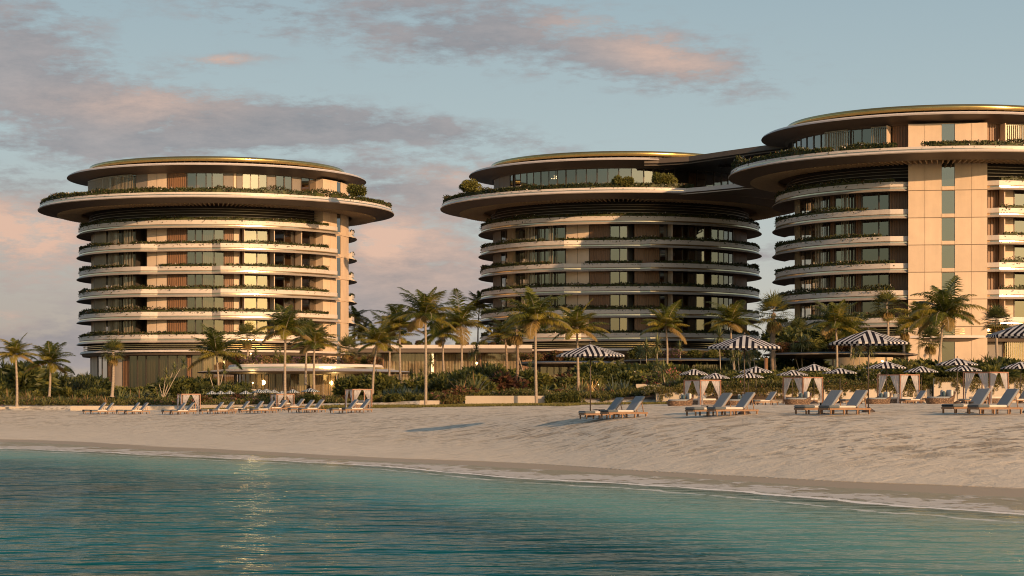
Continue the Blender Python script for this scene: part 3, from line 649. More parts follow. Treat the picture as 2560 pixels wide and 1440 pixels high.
spmg=[(1250,1320,'C'),(1322,1400,'C'),(1402,1500,'G'),(1502,1620,'C'),(1622,1700,'B'),(1702,1800,'B'),(1802,1870,'c')]
RFM=recess_fn(-25,-19,5.5,9,1.15)
tower(MX,MY,-.45,'middle round hotel tower joined by its roof bridge to the right tower',RFM,[[(-140,150)]],spm,spmt,spmg,top_ring_rf=Z0)
# ---- right tower
TX,TY=(2343-1280)/F*276,276.0
spr=zx(1780,2.323,[(486,512,'W'),(514,538,'S'),(540,626,'G'),(629,665,'S'),(667,682,'G'),(685,716,'B'),(718,774,'G'),(776,812,'S'),(814,830,'G'),(832,870,'B'),(872,968,'C'),(970,1028,'c'),(1030,1156,'B'),(1578,1664,'B'),(1666,1674,'F'),(1676,1752,'W'),(1754,1830,'G'),(1832,1900,'C'),(1902,1960,'B'),(1962,2100,'G')])
sprt=zx(1780,2.323,[(470,590,'G'),(592,680,'G'),(682,805,'S'),(807,940,'c'),(942,1028,'S'),(1030,1045,'F'),(1047,1158,'B'),(1578,1668,'B'),(1670,1678,'F'),(1680,1790,'S'),(1792,1880,'G'),(1882,2000,'S')])
sprg=zx(1780,2.323,[(480,700,'C'),(702,900,'C'),(902,1156,'G'),(1578,1690,'P'),(1700,1860,'S'),(1862,2000,'S')])
RFR=recess_fn(-27,-21,5.5,9,.8)
tower(TX,TY,.05,'rightmost and nearest round hotel tower with the tall flat sandstone pier',RFR,[[(-120,-21.4),(5.4,110)]],spr,sprt,sprg,pier=(-21,5,20.55,True),top_ring_rf=RFR)
# ---- bridges between the middle and right towers
def bridge(name,label,front,back,z0,z1,zlip,mats,extra=None):
    T=empty(name,(0,0,0),label=label,cat='bridge')
    mb=MB(); pl=front+back[::-1]; n=len(pl); za=lambda p: .5*min(1,max(0,(hypot(p[0]-MX,p[1]-MY)-27)/20))-.25
    mb.poly([(x,y,z1) for x,y in pl][::-1],0); mb.poly([(x,y,z0) for x,y in pl],2)
    for i in range(n):
        p=pl[i]; q=pl[(i+1)%n]; mb.quad((p[0],p[1],z0),(q[0],q[1],z0),(q[0],q[1],z1),(p[0],p[1],z1),0 if i<len(front)-1 else 1)
    # sloping lip along the front edge
    for i in range(len(front)-1):
        p,q=front[i],front[i+1]; d=unit(np.array([q[0]-p[0],q[1]-p[1],0])); nx,ny=d[1],-d[0]
        a=(p[0]+nx*.35,p[1]+ny*.35,zlip); b=(q[0]+nx*.35,q[1]+ny*.35,zlip)
        mb.quad((p[0],p[1],z0+.3),a,b,(q[0],q[1],z0+.3),1); mb.quad(a,(p[0]-nx*.3,p[1]-ny*.3,z0-.01),(q[0]-nx*.3,q[1]-ny*.3,z0-.01),b,2)
    mb.v=[(x,y,z+za((x,y))) for x,y,z in mb.v]
    mb.build('bridge_deck',mats,T)
    if extra: extra(T)
    return T
def onc(cx,cy,r,deg): return (cx+r*sin(R(deg)),cy-r*cos(R(deg)))
f1=[onc(MX,MY,26.6,11),onc(MX,MY,27.3,17),(28.0,291.6),(32,288.6),(36,286.5),(40,285)]
b1=[onc(MX,MY,20.6,80),(44,318),(52,307),(56,301),(59,298),(60,296)]
def pergola(T):
    mb=MB()
    for i in range(14):
        t=i/13; p=np.array([24.5,294,0])*(1-t)+np.array([33.5,276,0])*t; mb.box((p[0]+9.5,p[1]+5,36.2),(5,.12,.12),R(25))
    mb.v=[(x,y,z-.45) for x,y,z in mb.v]; mb.build('pergola_slat',M['metal_d'],T)
bridge('link_bridge','broad curved deck bridge joining the middle and right towers under the roof',f1,b1,31.7,32.55,31.95,[M['fascia'],M['lip'],M['soffit']])
f2=[onc(MX,MY,22.6,6),onc(MX,MY,23.0,11),(25,295.2),(30,289.6),(34.5,285),(38,282)]
b2=[onc(MX,MY,19,60),onc(MX,MY,19,75),(42,312),(52,303),(56,298),(58,294)]
bridge('roof_bridge','thin dark roof plate spanning from the middle tower to the right tower',f2,b2,36.15,37.2,36.45,[M['soffit'],M['soffit'],M['soffit_dark']],pergola)
# ------------------------------------------------------------------ planter hedges on rings
def hedge_ring(cx,cy,z,r,a,b,fn,h,label,dens=34,wd=.5,gap=.12,tall=0.0,flow=0.0):
    L_=(R(b)-R(a))*r; n=int(L_*dens*1.6); th=rng.uniform(R(a),R(b),n)
    u=vn(th*r*1.0,np.zeros(n)+z*3.1,3.0)+vn(th*r,np.zeros(n)+z*7.7,9.0); keep=u>(-.55+gap); th=th[keep]; u=u[keep]; n=len(th)
    off=np.array([fn(t) for t in th]); rr=r-.1+off-rng.uniform(0,wd,n)+.12*rng.random(n)
    hh=h*(.75+.9*np.clip(u+.25,0,1))+tall*np.clip(vn(th*r,th*0+z,4.0)*3-.35,0,1)
    zz=z-.15+hh*np.sqrt(rng.random(n)); dr=rng.random(n)<.04; zz=np.where(dr,z-rng.uniform(0,.35,n)*.8,zz); rr=np.where(dr,r+off+.06,rr)
    P=np.stack([cx+rr*np.sin(th),cy-rr*np.cos(th),zz],1)
    V,Fa=leafcloud(P,.20+h*.10,.5,.4)
    fk=(rng.random(len(Fa))<flow).astype(int)*2+ (rng.random(len(Fa))<.12).astype(int)*(1); fk=np.clip(fk,0,2)
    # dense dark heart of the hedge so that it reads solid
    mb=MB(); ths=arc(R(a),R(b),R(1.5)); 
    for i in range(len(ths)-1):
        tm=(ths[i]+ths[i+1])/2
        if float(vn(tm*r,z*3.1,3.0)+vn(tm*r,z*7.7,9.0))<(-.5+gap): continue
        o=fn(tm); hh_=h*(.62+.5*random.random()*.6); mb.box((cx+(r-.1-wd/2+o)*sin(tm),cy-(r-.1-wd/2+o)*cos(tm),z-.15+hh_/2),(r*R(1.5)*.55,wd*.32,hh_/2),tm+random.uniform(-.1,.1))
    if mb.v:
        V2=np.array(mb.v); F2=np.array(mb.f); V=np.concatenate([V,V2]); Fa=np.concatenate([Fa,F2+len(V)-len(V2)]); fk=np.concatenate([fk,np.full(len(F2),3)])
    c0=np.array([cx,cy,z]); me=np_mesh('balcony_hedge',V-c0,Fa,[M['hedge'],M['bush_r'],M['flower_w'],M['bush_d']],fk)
    link('balcony_hedge',me,loc=tuple(c0),label=label,cat='hedge',group='planting along the tower balconies')
lv=['topmost','second','third','fourth','fifth','lowest']
for (cx,cy,dz,nm,fn,ra,rb,f0) in ((LX,LY,-.5,'left',RF,-100,60,Z0),(MX,MY,-.45,'middle',RFM,-105,100,Z0),(TX,TY,.05,'right',RFR,-110,-26,RFR)):
    for i,z in enumerate(FL):
        hedge_ring(cx,cy,z+dz,RR,ra,rb,f0 if i==0 else fn,.60,f'low trailing hedge on the {lv[i]} curved balcony of the {nm} tower',flow=.03,dens=50,gap=.02 if i else -.05)
    hedge_ring(cx,cy,32.78+dz,27.0,-115,100 if nm!='middle' else 20,Z0,.95,f'dense mixed hedge around the sky deck edge of the {nm} tower',dens=80,wd=.9,gap=-.1,tall=.9,flow=.03)
    hedge_ring(cx,cy,33.0+dz,25.9,{'left':10,'middle':-60,'right':-80}[nm],{'left':80,'middle':-8,'right':25}[nm],Z0,.5,f'taller flowering shrubs behind the hedge on the sky deck of the {nm} tower',dens=44,wd=.8,gap=.3,tall=1.7,flow=.10)
for i,z in enumerate(FL):
    hedge_ring(TX,TY,z+.05,RR,10,40,RFR if i==0 else RFR,.60,f'low hedge on the {lv[i]} balcony right of the flat sandstone pier',flow=.03)
    hedge_ring(LX,LY,z-.5,RR,86,105,Z0,.42,f'small hedge on the {lv[i]} balcony behind the pier of the left tower')
# ------------------------------------------------------------------ low link building between the left and middle towers
def wx(px,D): return (px-1280)/F*D
def lowglass(T,px0,px1,D,zb,zt,kinds):
    """straight run of curtained glazing at distance D"""
    for (a,b,k) in kinds:
        xa,xb=wx(a,D),wx(b,D); n=max(1,int(round((xb-xa)/2.4)))
        mb=MB()
        if k=='B':
            mb.box(((xa+xb)/2,D+.1,(zb+zt)/2),((xb-xa)/2,.15,(zt-zb)/2)); m_=max(1,int((xb-xa)/.3))
            for i in range(m_): mb.box((xa+(xb-xa)*(i+.5)/m_,D-.08,(zb+zt)/2),(.07,.04,(zt-zb)/2-.02))
            mb.build('timber_wall',[M['wood']],T); continue
        if k=='L':
            mb.box(((xa+xb)/2,D-.05,(zb+zt)/2),((xb-xa)/2,.1,(zt-zb)/2-.02)); mb.build('light_strip',M['strip'],T); continue
        pn=MB()
        for i in range(n+1): mb.box((xa+(xb-xa)*i/n,D,(zb+zt)/2),(.035,.06,(zt-zb)/2))
        w=mb.build('window',M['frame'],T)
        for i in range(n):
            p=xa+(xb-xa)*i/n; q=xa+(xb-xa)*(i+1)/n; pn.quad((p,D,zb),(q,D,zb),(q,D,zt),(p,D,zt))
        pn.build('pane',M['glass2'],w)
        if k!='G':
            cb=MB(); m_=int((xb-xa)/.12)
            ph=random.random()*9
            for i in range(m_):
                p=xa+(xb-xa)*i/m_; q=xa+(xb-xa)*(i+1)/m_
                yo=lambda t: D+.5+.08*sin(t*14+ph)+.05*sin(t*37+ph)
                cb.quad((p,yo(p),zb),(q,yo(q),zb),(q,yo(q),zt),(p,yo(p),zt))
            cb.build('curtain',M['curtain_g'],w)
M['strip']=emat('warm_light_strip',(1,.66,.30),2.2)
T=empty('glass_wing',(0,0,0),label='long low glass wing with cream roof edge between the left and middle towers',cat='building')
D0=292.0; zt=CH+(1000-884)/F*D0; zb=3.2
mb=MB(); x0,x1=wx(872,D0),wx(1330,D0)
zf0,zf1,zf2=CH+(1000-881)/F*(D0-3),CH+(1000-871)/F*(D0-3),CH+(1000-862)/F*(D0-3)
mb.box(((x0+x1)/2,D0+5,(zf1+zf2)/2),((x1-x0)/2,8.0,(zf2-zf1)/2),m=0); mb.box(((x0+x1)/2,D0+5.1,(zf0+zf1)/2-.004),((x1-x0)/2,7.8,(zf1-zf0)/2-.003),m=1)
mb.build('roof',[M['fascia'],M['soffit']],T)
mb=MB(); mb.box(((x0+x1)/2,D0+9,(zb+zf0)/2),((x1-x0)/2,.2,(zf0-zb)/2)); mb.build('back_wall',M['room'],T)
lowglass(T,880,1320,D0,zb,zf0-.1,[(874,955,'C'),(956,960,'B'),(961,1076,'C'),(1078,1084,'L'),(1085,1088,'B'),(1089,1196,'C'),(1198,1203,'B'),(1204,1305,'C'),(1306,1330,'B')])
# ------------------------------------------------------------------ front pavilion with the oval roof
def oval_pavilion(name,cx,cy,zt,prof,label,mats,sy=1.0,th=(-pi,pi)):
    T=empty(name,(cx,cy,0),label=label,cat='pavilion'); mb=MB()
    mb.sweep(prof,arc(th[0],th[1],R(3)),z0=zt,capends=False); mb.v=[(x,y*sy,z) for x,y,z in mb.v]
    mb.build('roof',mats,T); return T
pcx,pcy=wx(765,277),277.0
P1=oval_pavilion('oval_pavilion',pcx,pcy,0,[(.01,7.0,0,0),(9.4,7.0,0,0),(9.9,7.15,0,0),(10.1,7.1,0,0),(10.3,6.80,0,0),(10.4,6.78,3,0),(10.42,6.58,1,0),(13.6,6.30,1,0),(14.3,6.15,2,0),(14.2,6.05,2,0),(9.8,5.85,2,0),(.01,5.85,0,0)],'oval garden pavilion with curved curtained glass and a cream and gold roof edge',[M['fascia'],M['lip'],M['soffit'],M['trim']])
mb=MB(); pn=MB(); n=30
for i in range(n+1):
    th=R(-95+190*i/n); mb.box(pol(9.4,th,4.4),(.04,.07,1.5),th)
    if i<n:
        A=pol(9.4,th,2.9); B=pol(9.4,R(-95+190*(i+1)/n),2.9); pn.quad(A,B,(B[0],B[1],5.86),(A[0],A[1],5.86))
curved_slab(mb,9.3,9.5,R(-95),R(95),2.4,2.9)
w_=mb.build('window',M['frame'],P1); pn.build('pane',M['glass2'],w_)
cb=MB()
for a,b in ((-92,-66),(-62,-30),(-28,6),(9,30),(33,60),(70,92)):
    n=int((b-a)*1.6)
    for i in range(n):
        t0=R(a+(b-a)*i/n); t1=R(a+(b-a)*(i+1)/n); r0=8.9+.09*sin(i*2.1); r1=8.9+.09*sin((i+1)*2.1)
        A=pol(r0,t0,2.9); B=pol(r1,t1,2.9); cb.quad(A,B,(B[0],B[1],5.84),(A[0],A[1],5.84))
cb.build('curtain',M['curtain_g'],P1)
mb=MB(); mb.sweep([(4,5.84,0,0),(4,2.5,0,0),(3.8,2.5,0,0),(3.8,5.84,0,0)],arc(-pi,pi,R(10)),capends=False); mb.build('core_wall',M['wood'],P1)
# ------------------------------------------------------------------ dark thin canopies on the right
def canopy(cx,cy,z,rx,ry,label,colz,cols=(),drop=.55):
    T=empty('garden_canopy',(cx,cy,0),label=label,cat='canopy',group='dark garden canopies'); mb=MB()
    mb.sweep([(.01,z,0,0),(rx-.9,z,0,0),(rx-.1,z-.12,0,0),(rx,z-.17,1,0),(rx-.03,z-.24,0,0),(rx*.72,z-drop,0,0),(.01,z-drop,0,0)],arc(-pi,pi,R(4)),capends=False)
    mb.v=[(x,y*ry/rx,zz_) for x,y,zz_ in mb.v]; mb.build('roof',[M['metal_d'],M['lip']],T)
    for (px,D,hw) in cols:
        c=MB(); X=wx(px,D)-cx; c.tube([(X,D-cy,colz-.3),(X,D-cy,z-drop+.02)],hw,14); c.build('column',M['wood'],T)
    return T
C1=canopy(wx(1425,214),214,CH+(1000-902)/F*209,5.6,5.0,'dark thin canopy over the curtained glass room beside the cream planter wall',3.1,[(1555,212,.62)])
C2=canopy(wx(1738,226),226,CH+(1000-895)/F*219,7.8,6.5,'wide dark canopy in the middle of the garden below the middle tower',3.3,[(1612,223,.14),(1650,223,.14),(1700,222,.14),(1880,222,.14)])
C3=canopy(wx(2100,208),208,CH+(1000-879)/F*202,7.7,6.2,'dark canopy over the lamp-lit wall in front of the right tower',3.5,[(1915,206,.2),(2255,205,.12)])
def curtain_room(parent,px0,px1,D,z0,z1,name='glass_room',woodfrac=.3):
    """small glazed wall with curtains under a canopy (child of it)"""
    cx,cy=parent.location.x,parent.location.y; xa,xb=wx(px0,D)-cx,wx(px1,D)-cx; y=D-cy
    mb=MB()
    for t in np.linspace(0,1,5): mb.box((xa+(xb-xa)*t,y,(z0+z1)/2),(.05,.08,(z1-z0)/2))
    w=mb.build('window',M['frame'],parent); pn=MB(); pn.quad((xa,y,z0),(xb,y,z0),(xb,y,z1),(xa,y,z1)); pn.build('pane',M['glass2'],w)
    cb=MB(); m_=int((xb-xa)/.1)
    for i in range(m_):
        p=xa+(xb-xa)*i/m_; q=xa+(xb-xa)*(i+1)/m_; f_=lambda t:y+.4+.09*sin(t*13)+.05*sin(t*31)
        cb.quad((p,f_(p),z0),(q,f_(q),z0),(q,f_(q),z1),(p,f_(p),z1))
    cb.build('curtain',M['curtain_g'],w)
    mb=MB(); mb.box(((xa+xb)/2,y+3,(z0+z1)/2),((xb-xa)/2,.1,(z1-z0)/2)); mb.box((xa+.0,y+1.5,(z0+z1)/2),(.1,1.45,(z1-z0)/2-.01)); mb.box((xb,y+1.5,(z0+z1)/2),(.1,1.45,(z1-z0)/2-.01)); mb.build('side_wall',M['soffit'],parent)
curtain_room(C1,1350,1420,212,2.9,CH+(1000-902)/F*209-.5)
curtain_room(C2,1730,1990,225,3.2,CH+(1000-895)/F*219-.5)
curtain_room(C2,1590,1715,229,3.2,CH+(1000-895)/F*219-.5)
curtain_room(C3,2222,2262,206,3.4,CH+(1000-879)/F*202-.5)
# lamp-lit textured wall
T=empty('lamp_wall',(wx(2190,199),199,0),label='curved textured wall lit yellow by lamps beneath the right canopy',cat='wall')
mb=MB(); mb.sweep([(4.0,CH+(1000-893)/F*199,0,0),(4.0,3.0,0,0),(3.8,3.0,0,0),(3.8,CH+(1000-893)/F*199,0,0)],arc(R(-60),R(25),R(4)),cy=4.0); mb.build('wall_shell',M['wood_l'],T)
def lamp(px,py,D,label,r=.09,power=0,h=.3,name='wall_lamp'):
    x,y,z=PX(px,py,D); T=empty(name,(x,y,z),label=label,cat='lamp',group='warm garden lamps')
    mb=MB(); mb.tube([(0,0,-h),(0,0,-r*.9)],.03,6); mb.tube([(0,0,r*.9),(0,0,r*1.3)],[r*.8,r*.3],8); mb.build('stand',M['frame'],T)
    mb=MB(); pts=[(0,0,-r+2*r*i/6) for i in range(7)]; rr_=[max(.01,r*sqrt(max(0,1-((i-3)/3)**2))) for i in range(7)]
    mb.tube(pts,rr_,10); mb.build('bulb',M['bulb'],T)
    if power:
        l=bpy.data.lights.new('lamp_light','POINT'); l.energy=power; l.color=(1,.62,.22); l.shadow_soft_size=.35
        lo=bpy.data.objects.new('lamp_light',l); COL.objects.link(lo); lo.location=(x,y-.35,z+.05)
lamp(2206,903,193.8,'bright upper wall lamp on the textured wall under the right canopy',power=380,r=.10)
lamp(2206,926,193.8,'lower wall lamp on the textured wall under the right canopy',power=260,r=.08)
lamp(627,884,270,'small glowing lamp among the plants on the oval pavilion roof',power=130,r=.10,h=.5)
lamp(1192,908,235,'glowing garden lamp behind the large agaves before the glass wing',power=500,r=.13,h=1.0,name='garden_lamp')
lamp(632,957,268.6,'lamp glowing behind the curved glass at the left of the oval pavilion',power=190,r=.10,h=1.0,name='garden_lamp')
lamp(1496,962,180,'low spike lamp among the bronze plants below the first striped parasol',power=90,r=.06,h=.5,name='garden_lamp')
lamp(2471,825,248,'round bright lamp beneath the lowest balcony of the right tower',power=300,r=.16,h=.3)
lamp(838,958,268.4,'lamp glowing behind the curved glass at the right of the oval pavilion',power=190,r=.09,h=.9,name='garden_lamp')
# pendant clusters in the middle tower's top storey and glass wing
def pend(px,py,D,label,n=7,s=.5):
    x,y,z=PX(px,py,D); mb=MB(); T=empty('pendant_light',(x,y,z),label=label,cat='pendant light',group='pendant lights behind glass')
    st=MB(); st.tube([(0,0,.2),(0,0,1.2)],.02,5); st.build('rod',M['frame'],T)
    for i in range(n):
        a=2*pi*i/n+random.random(); r=s*random.uniform(.3,1); c=(r*cos(a),r*sin(a)*.4,random.uniform(-.35,.35)*s*1.6)
        mb.tube([(c[0],c[1],c[2]-.06),(c[0],c[1],c[2]),(c[0],c[1],c[2]+.06)],[.02,.065,.02],6)
    mb.build('globes',M['bulb_s'],T)
for px,py,l in ((1388,442,'first'),(1446,436,'second'),(1470,431,'third')): pend(px,py,303.5,f'{l} globe pendant cluster from the left inside the middle tower top storey')
pend(1662,433,304,'globe pendant cluster right of the bright curved window in the middle tower')
for px,l in ((985,'leftmost'),(1118,'middle'),(1248,'rightmost')): pend(px,912,292.8,f'{l} sparkling chandelier behind the curtains of the low glass wing',n=9,s=.7)
# ------------------------------------------------------------------ low garden walls
def wallrun(name,label,pxD,h_top_y,zb,mat='white',th=.35,steps=14):
    """wall through photo columns: list of (px,D); flat top at height of h_top_y seen at the first point"""
    mb=MB(); pts=[]
    for i in range(len(pxD)-1):
        for t in np.linspace(0,1,steps)[(0 if i==0 else 1):]:
            p=pxD[i][0]+(pxD[i+1][0]-pxD[i][0])*t; d=pxD[i][1]+(pxD[i+1][1]-pxD[i][1])*t; pts.append((wx(p,d),d))
    zt_=CH+(1000-h_top_y)/F*pxD[0][1]
    for i in range(len(pts)-1):
        p,q=pts[i],pts[i+1]; g0=min(gz(*p),gz(*q))-.4
        if zb is not None: g0=zb
        a=(p[0],p[1]); b=(q[0],q[1]); c=(q[0],q[1]+th); d=(p[0],p[1]+th)
        mb.quad((*a,g0),(*b,g0),(*b,zt_),(*a,zt_)); mb.quad((*a,zt_),(*b,zt_),(*c,zt_),(*d,zt_)); mb.quad((*c,g0),(*d,g0),(*d,zt_),(*c,zt_))
    for p,s in ((pts[0],1),(pts[-1],-1)): mb.quad((p[0],p[1],g0),(p[0],p[1]+th,g0),(p[0],p[1]+th,zt_),(p[0],p[1],zt_))
    return mb.build(name,M[mat],None,label=label,cat='garden wall',group='low garden walls')
wallrun('garden_wall','short low white wall at the far left edge of the beach',[(-300,187.7),(80,187.7)],1017,None)
wallrun('garden_wall','lit cream retaining wall behind the first two pairs of small loungers',[(176,185.2),(436,184.9)],1015,None)
wallrun('garden_wall','low cream wall sections behind the small far parasols',[(500,184.0),(740,181)],1012,None)
wallrun('garden_wall','upper grey-cream terrace wall below the left tower base',[(330,229),(640,229)],973,None)
wallrun('garden_wall','long cream planter wall with palm shadows in the middle of the garden',[(1163,171.6),(1378,171.0)],989.5,None)
wallrun('garden_wall','lower cream wall end right of the tall coconut trunk',[(1379.5,170.4),(1420,170.2)],992,None)
wallrun('garden_wall','thin cream kerb wall in front of the lily bed',[(1380,168.6),(1620,166.5)],1007,None)
wallrun('garden_wall','small raised cream planter wall between the agaves and the glass room',[(1308,190),(1352,190)],973,None)
wallrun('garden_wall','small raised cream ledge right of the brown column',[(1590,176),(1640,176)],960,None)
wallrun('retaining_wall','sunlit cream retaining wall with trailing plants behind the left cabanas',[(1640,166.2),(2060,165.2)],972,None)
wallrun('retaining_wall','sunlit cream retaining wall with trailing plants behind the middle daybed',[(2060,165.0),(2330,164.8)],965,None)
wallrun('retaining_wall','taller sunlit cream retaining wall with trailing plants at the right edge',[(2335,164.2),(2900,163.5)],946,None)
# steps beside the planter wall
T=empty('garden_steps',(wx(1075,172),170.5,2.0),label='three pale stone steps left of the vine-covered planter end',cat='steps')
for i in range(3):
    mb=MB(); mb.box((0,i*.45,.08+.2*i-.12),(.8,.6-.001*i,.10)); mb.build('step',M['white'],T)
# ------------------------------------------------------------------ palms
def coco_crown(seed,nf=20,droop=1.25,dry=3):
    r=np.random.default_rng(seed); parts=[]
    for k in range(nf):
        az_=2*pi*k*.381966+r.uniform(-.25,.25); e0=R(84)-(k/nf)**.85*R(92)+r.uniform(-.12,.12)
        Lf=r.uniform(.86,1.12)*(1.0 if k>2 else .75); ns=18
        s=np.linspace(0,1,ns+1); dr=droop*r.uniform(.6,1.0)*(1.0 if k>3 else .65)*(1-.25*k/nf)
        e=e0-dr*s**1.35; twist=r.uniform(-.5,.5)
        dxy=np.cos(e)*Lf/ns; dz=np.sin(e)*Lf/ns
        rad=np.concatenate([[0],np.cumsum(dxy[:-1])]); zz=np.concatenate([[0],np.cumsum(dz[:-1])])
        azs=az_+twist*.35*s**2
        P=np.stack([rad*np.cos(azs),rad*np.sin(azs),zz],1)
        Tn=np.gradient(P,axis=0); Tn=unit(Tn)
        side=unit(np.cross(Tn,np.array([0,0,1.0]))); upv=np.cross(side,Tn)
        mi=1 if r.random()<(.15+.35*k/nf) else 0
        if k>=nf-dry: mi=2
        # rachis
        for i in range(ns):
            w_=.013*(1-s[i]*.8); a=P[i];b=P[i+1]
            V=np.array([a-side[i]*w_,a+side[i]*w_,b+side[i]*w_*.9,b-side[i]*w_*.9]); parts.append((V,np.array([[0,1,2,3]]),3))
        # leaflets
        m=44; t=np.linspace(.10,.995,m)
        for sg in (-1,1):
            idx=t*ns; i0=np.minimum(idx.astype(int),ns-1); fr=(idx-i0)[:,None]
            B=P[i0]*(1-fr)+P[i0+1]*fr; tn=Tn[i0]; sd=side[i0]*sg; up_=upv[i0]
            ll=.30*Lf*(np.sin(pi*(t*.80+.17))**.7)*r.uniform(.85,1.1,m)
            vee=.30 if k<nf*.5 else .05
            u=unit(tn*(.35+.75*t[:,None]**2)+sd*.9+up_*vee-np.array([0,0,1.0])*(.12+.30*r.random((m,1))))
            u2=unit(u-np.array([0,0,.75])*(.5+.5*r.random((m,1))))
            wv=unit(np.cross(u,up_))*(.0105+.003*r.random((m,1)))
            mid=B+u*ll[:,None]*.5; tip=mid+u2*ll[:,None]*.5
            V=np.stack([B-wv*.5,B+wv*.5,mid+wv,mid-wv],1).reshape(-1,3); Fq=np.arange(m*4).reshape(m,4); parts.append((V,Fq,mi))
            V=np.stack([mid-wv,mid+wv,tip+wv*.15,tip-wv*.15],1).reshape(-1,3); parts.append((V,Fq.copy(),mi))
    # nuts and sheath
    V,Fa,Mi=join(parts)
    return np_mesh('coconut_crown',V,Fa,[M['palm_g'],M['palm_y'],M['palm_d'],M['stem']],Mi)
def fan_crown(seed,nl=34,skirt=14):
    r=np.random.default_rng(seed); parts=[]
    for k in range(nl+skirt):
        dead=k>=nl
        az_=2*pi*k*.381966+r.uniform(-.2,.2); e0=R(80)-((k/nl)**.9)*R(115) if not dead else -R(62)-r.uniform(0,.35)
        d=np.array([cos(az_)*cos(e0),sin(az_)*cos(e0),sin(e0)]); lp=(.42 if not dead else .30)*r.uniform(.85,1.15)
        c=d*lp-np.array([0,0,.05 if not dead else .1])
        sd=unit(np.cross(d,np.array([0,0,1.0]))+1e-6); up_=np.cross(sd,d)
        V=np.array([-sd*.008,sd*.008,c+sd*.006,c-sd*.006]); parts.append((V,np.array([[0,1,2,3]]),2))
        m=15; an=np.linspace(-R(100),R(100),m); ll=.50*(.72+.28*np.cos(an))*r.uniform(.85,1.1,m)*(1 if not dead else .8)
        u=unit(d*np.cos(an)[:,None]+sd*np.sin(an)[:,None]+up_*.10); u2=unit(u-np.array([0,0,.55 if not dead else 1.2]))
        wv=unit(np.cross(u,up_))*.020; mid=c+u*ll[:,None]*.55; tip=mid+u2*ll[:,None]*.45
        Fq=np.arange(m*4).reshape(m,4); mi=1 if dead else (0 if r.random()<.85 else 3)
        V=np.stack([np.repeat(c[None],m,0)-wv*.3,np.repeat(c[None],m,0)+wv*.3,mid+wv,mid-wv],1).reshape(-1,3); parts.append((V,Fq,mi))
        V=np.stack([mid-wv,mid+wv,tip+wv*.1,tip-wv*.1],1).reshape(-1,3); parts.append((V,Fq.copy(),mi))
    V,Fa,Mi=join(parts); return np_mesh('fan_crown',V,Fa,[M['fan_g'],M['palm_d'],M['stem'],M['palm_y']],Mi)
CC=[coco_crown(s,nf,dr,dy) for s,nf,dr,dy in ((1,22,1.3,1),(2,24,1.5,2),(3,20,1.25,1),(4,24,1.65,3),(5,25,1.4,2))]
FC=[fan_crown(s) for s in (11,12,13)]
def palm(kind,cpx,cpy,bpx,bpy_,D,rad,label,var,tw=None,rough=False,visbase=True):
    """crown centre at photo (cpx,cpy), foot at column bpx; rad = crown radius in photo pixels"""
    cx,cy,cz=PX(cpx,cpy,D); bx=wx(bpx,D); gb=min(gz(bx,D)-.1,CH+(1000-bpy_)/F*D)
    if not visbase: gb=gz(bx,D)-.1
    else: gb=CH+(1000-bpy_)/F*D-.08
    T=empty('coconut_palm' if kind=='c' else 'fan_palm',(bx,D,gb),label=label,cat='palm tree',group='palms in the beach garden')
    h=cz-gb; r0=(tw or (.10 if kind=='c' else .12)); pts=[];rr=[]
    n=26; bow=random.uniform(-.25,.25); by=random.uniform(-.5,.5)
    for i in range(n+1):
        t=i/n; x=(cx-bx)*(t**1.35)+bow*sin(pi*t)*.5; y=by*sin(pi*t*.5)
        ring=.012*(i%2)
        pts.append((x,y,h*t)); rr.append((r0*(1.25-.45*t) if i>0 else r0*1.9)+ring+(r0*.25 if (rough and i%2) else 0)+ (r0*.6*max(0,(t-.93)/.07) if kind=='c' else 0))
    mb=MB(); mb.tube(pts,rr,9,cap=False); mb.build('trunk',M['bark_r'] if rough else M['bark'],T)
    s=rad/F*D*1.36
    o=link('crown',(CC if kind=='c' else FC)[var],T,loc=(cx-bx,pts[-1][1],h),rz=random.uniform(0,2*pi),sc=(s,s,s*random.uniform(.92,1.08)))
    o.rotation_euler[0]=random.uniform(-.1,.1)
    return T
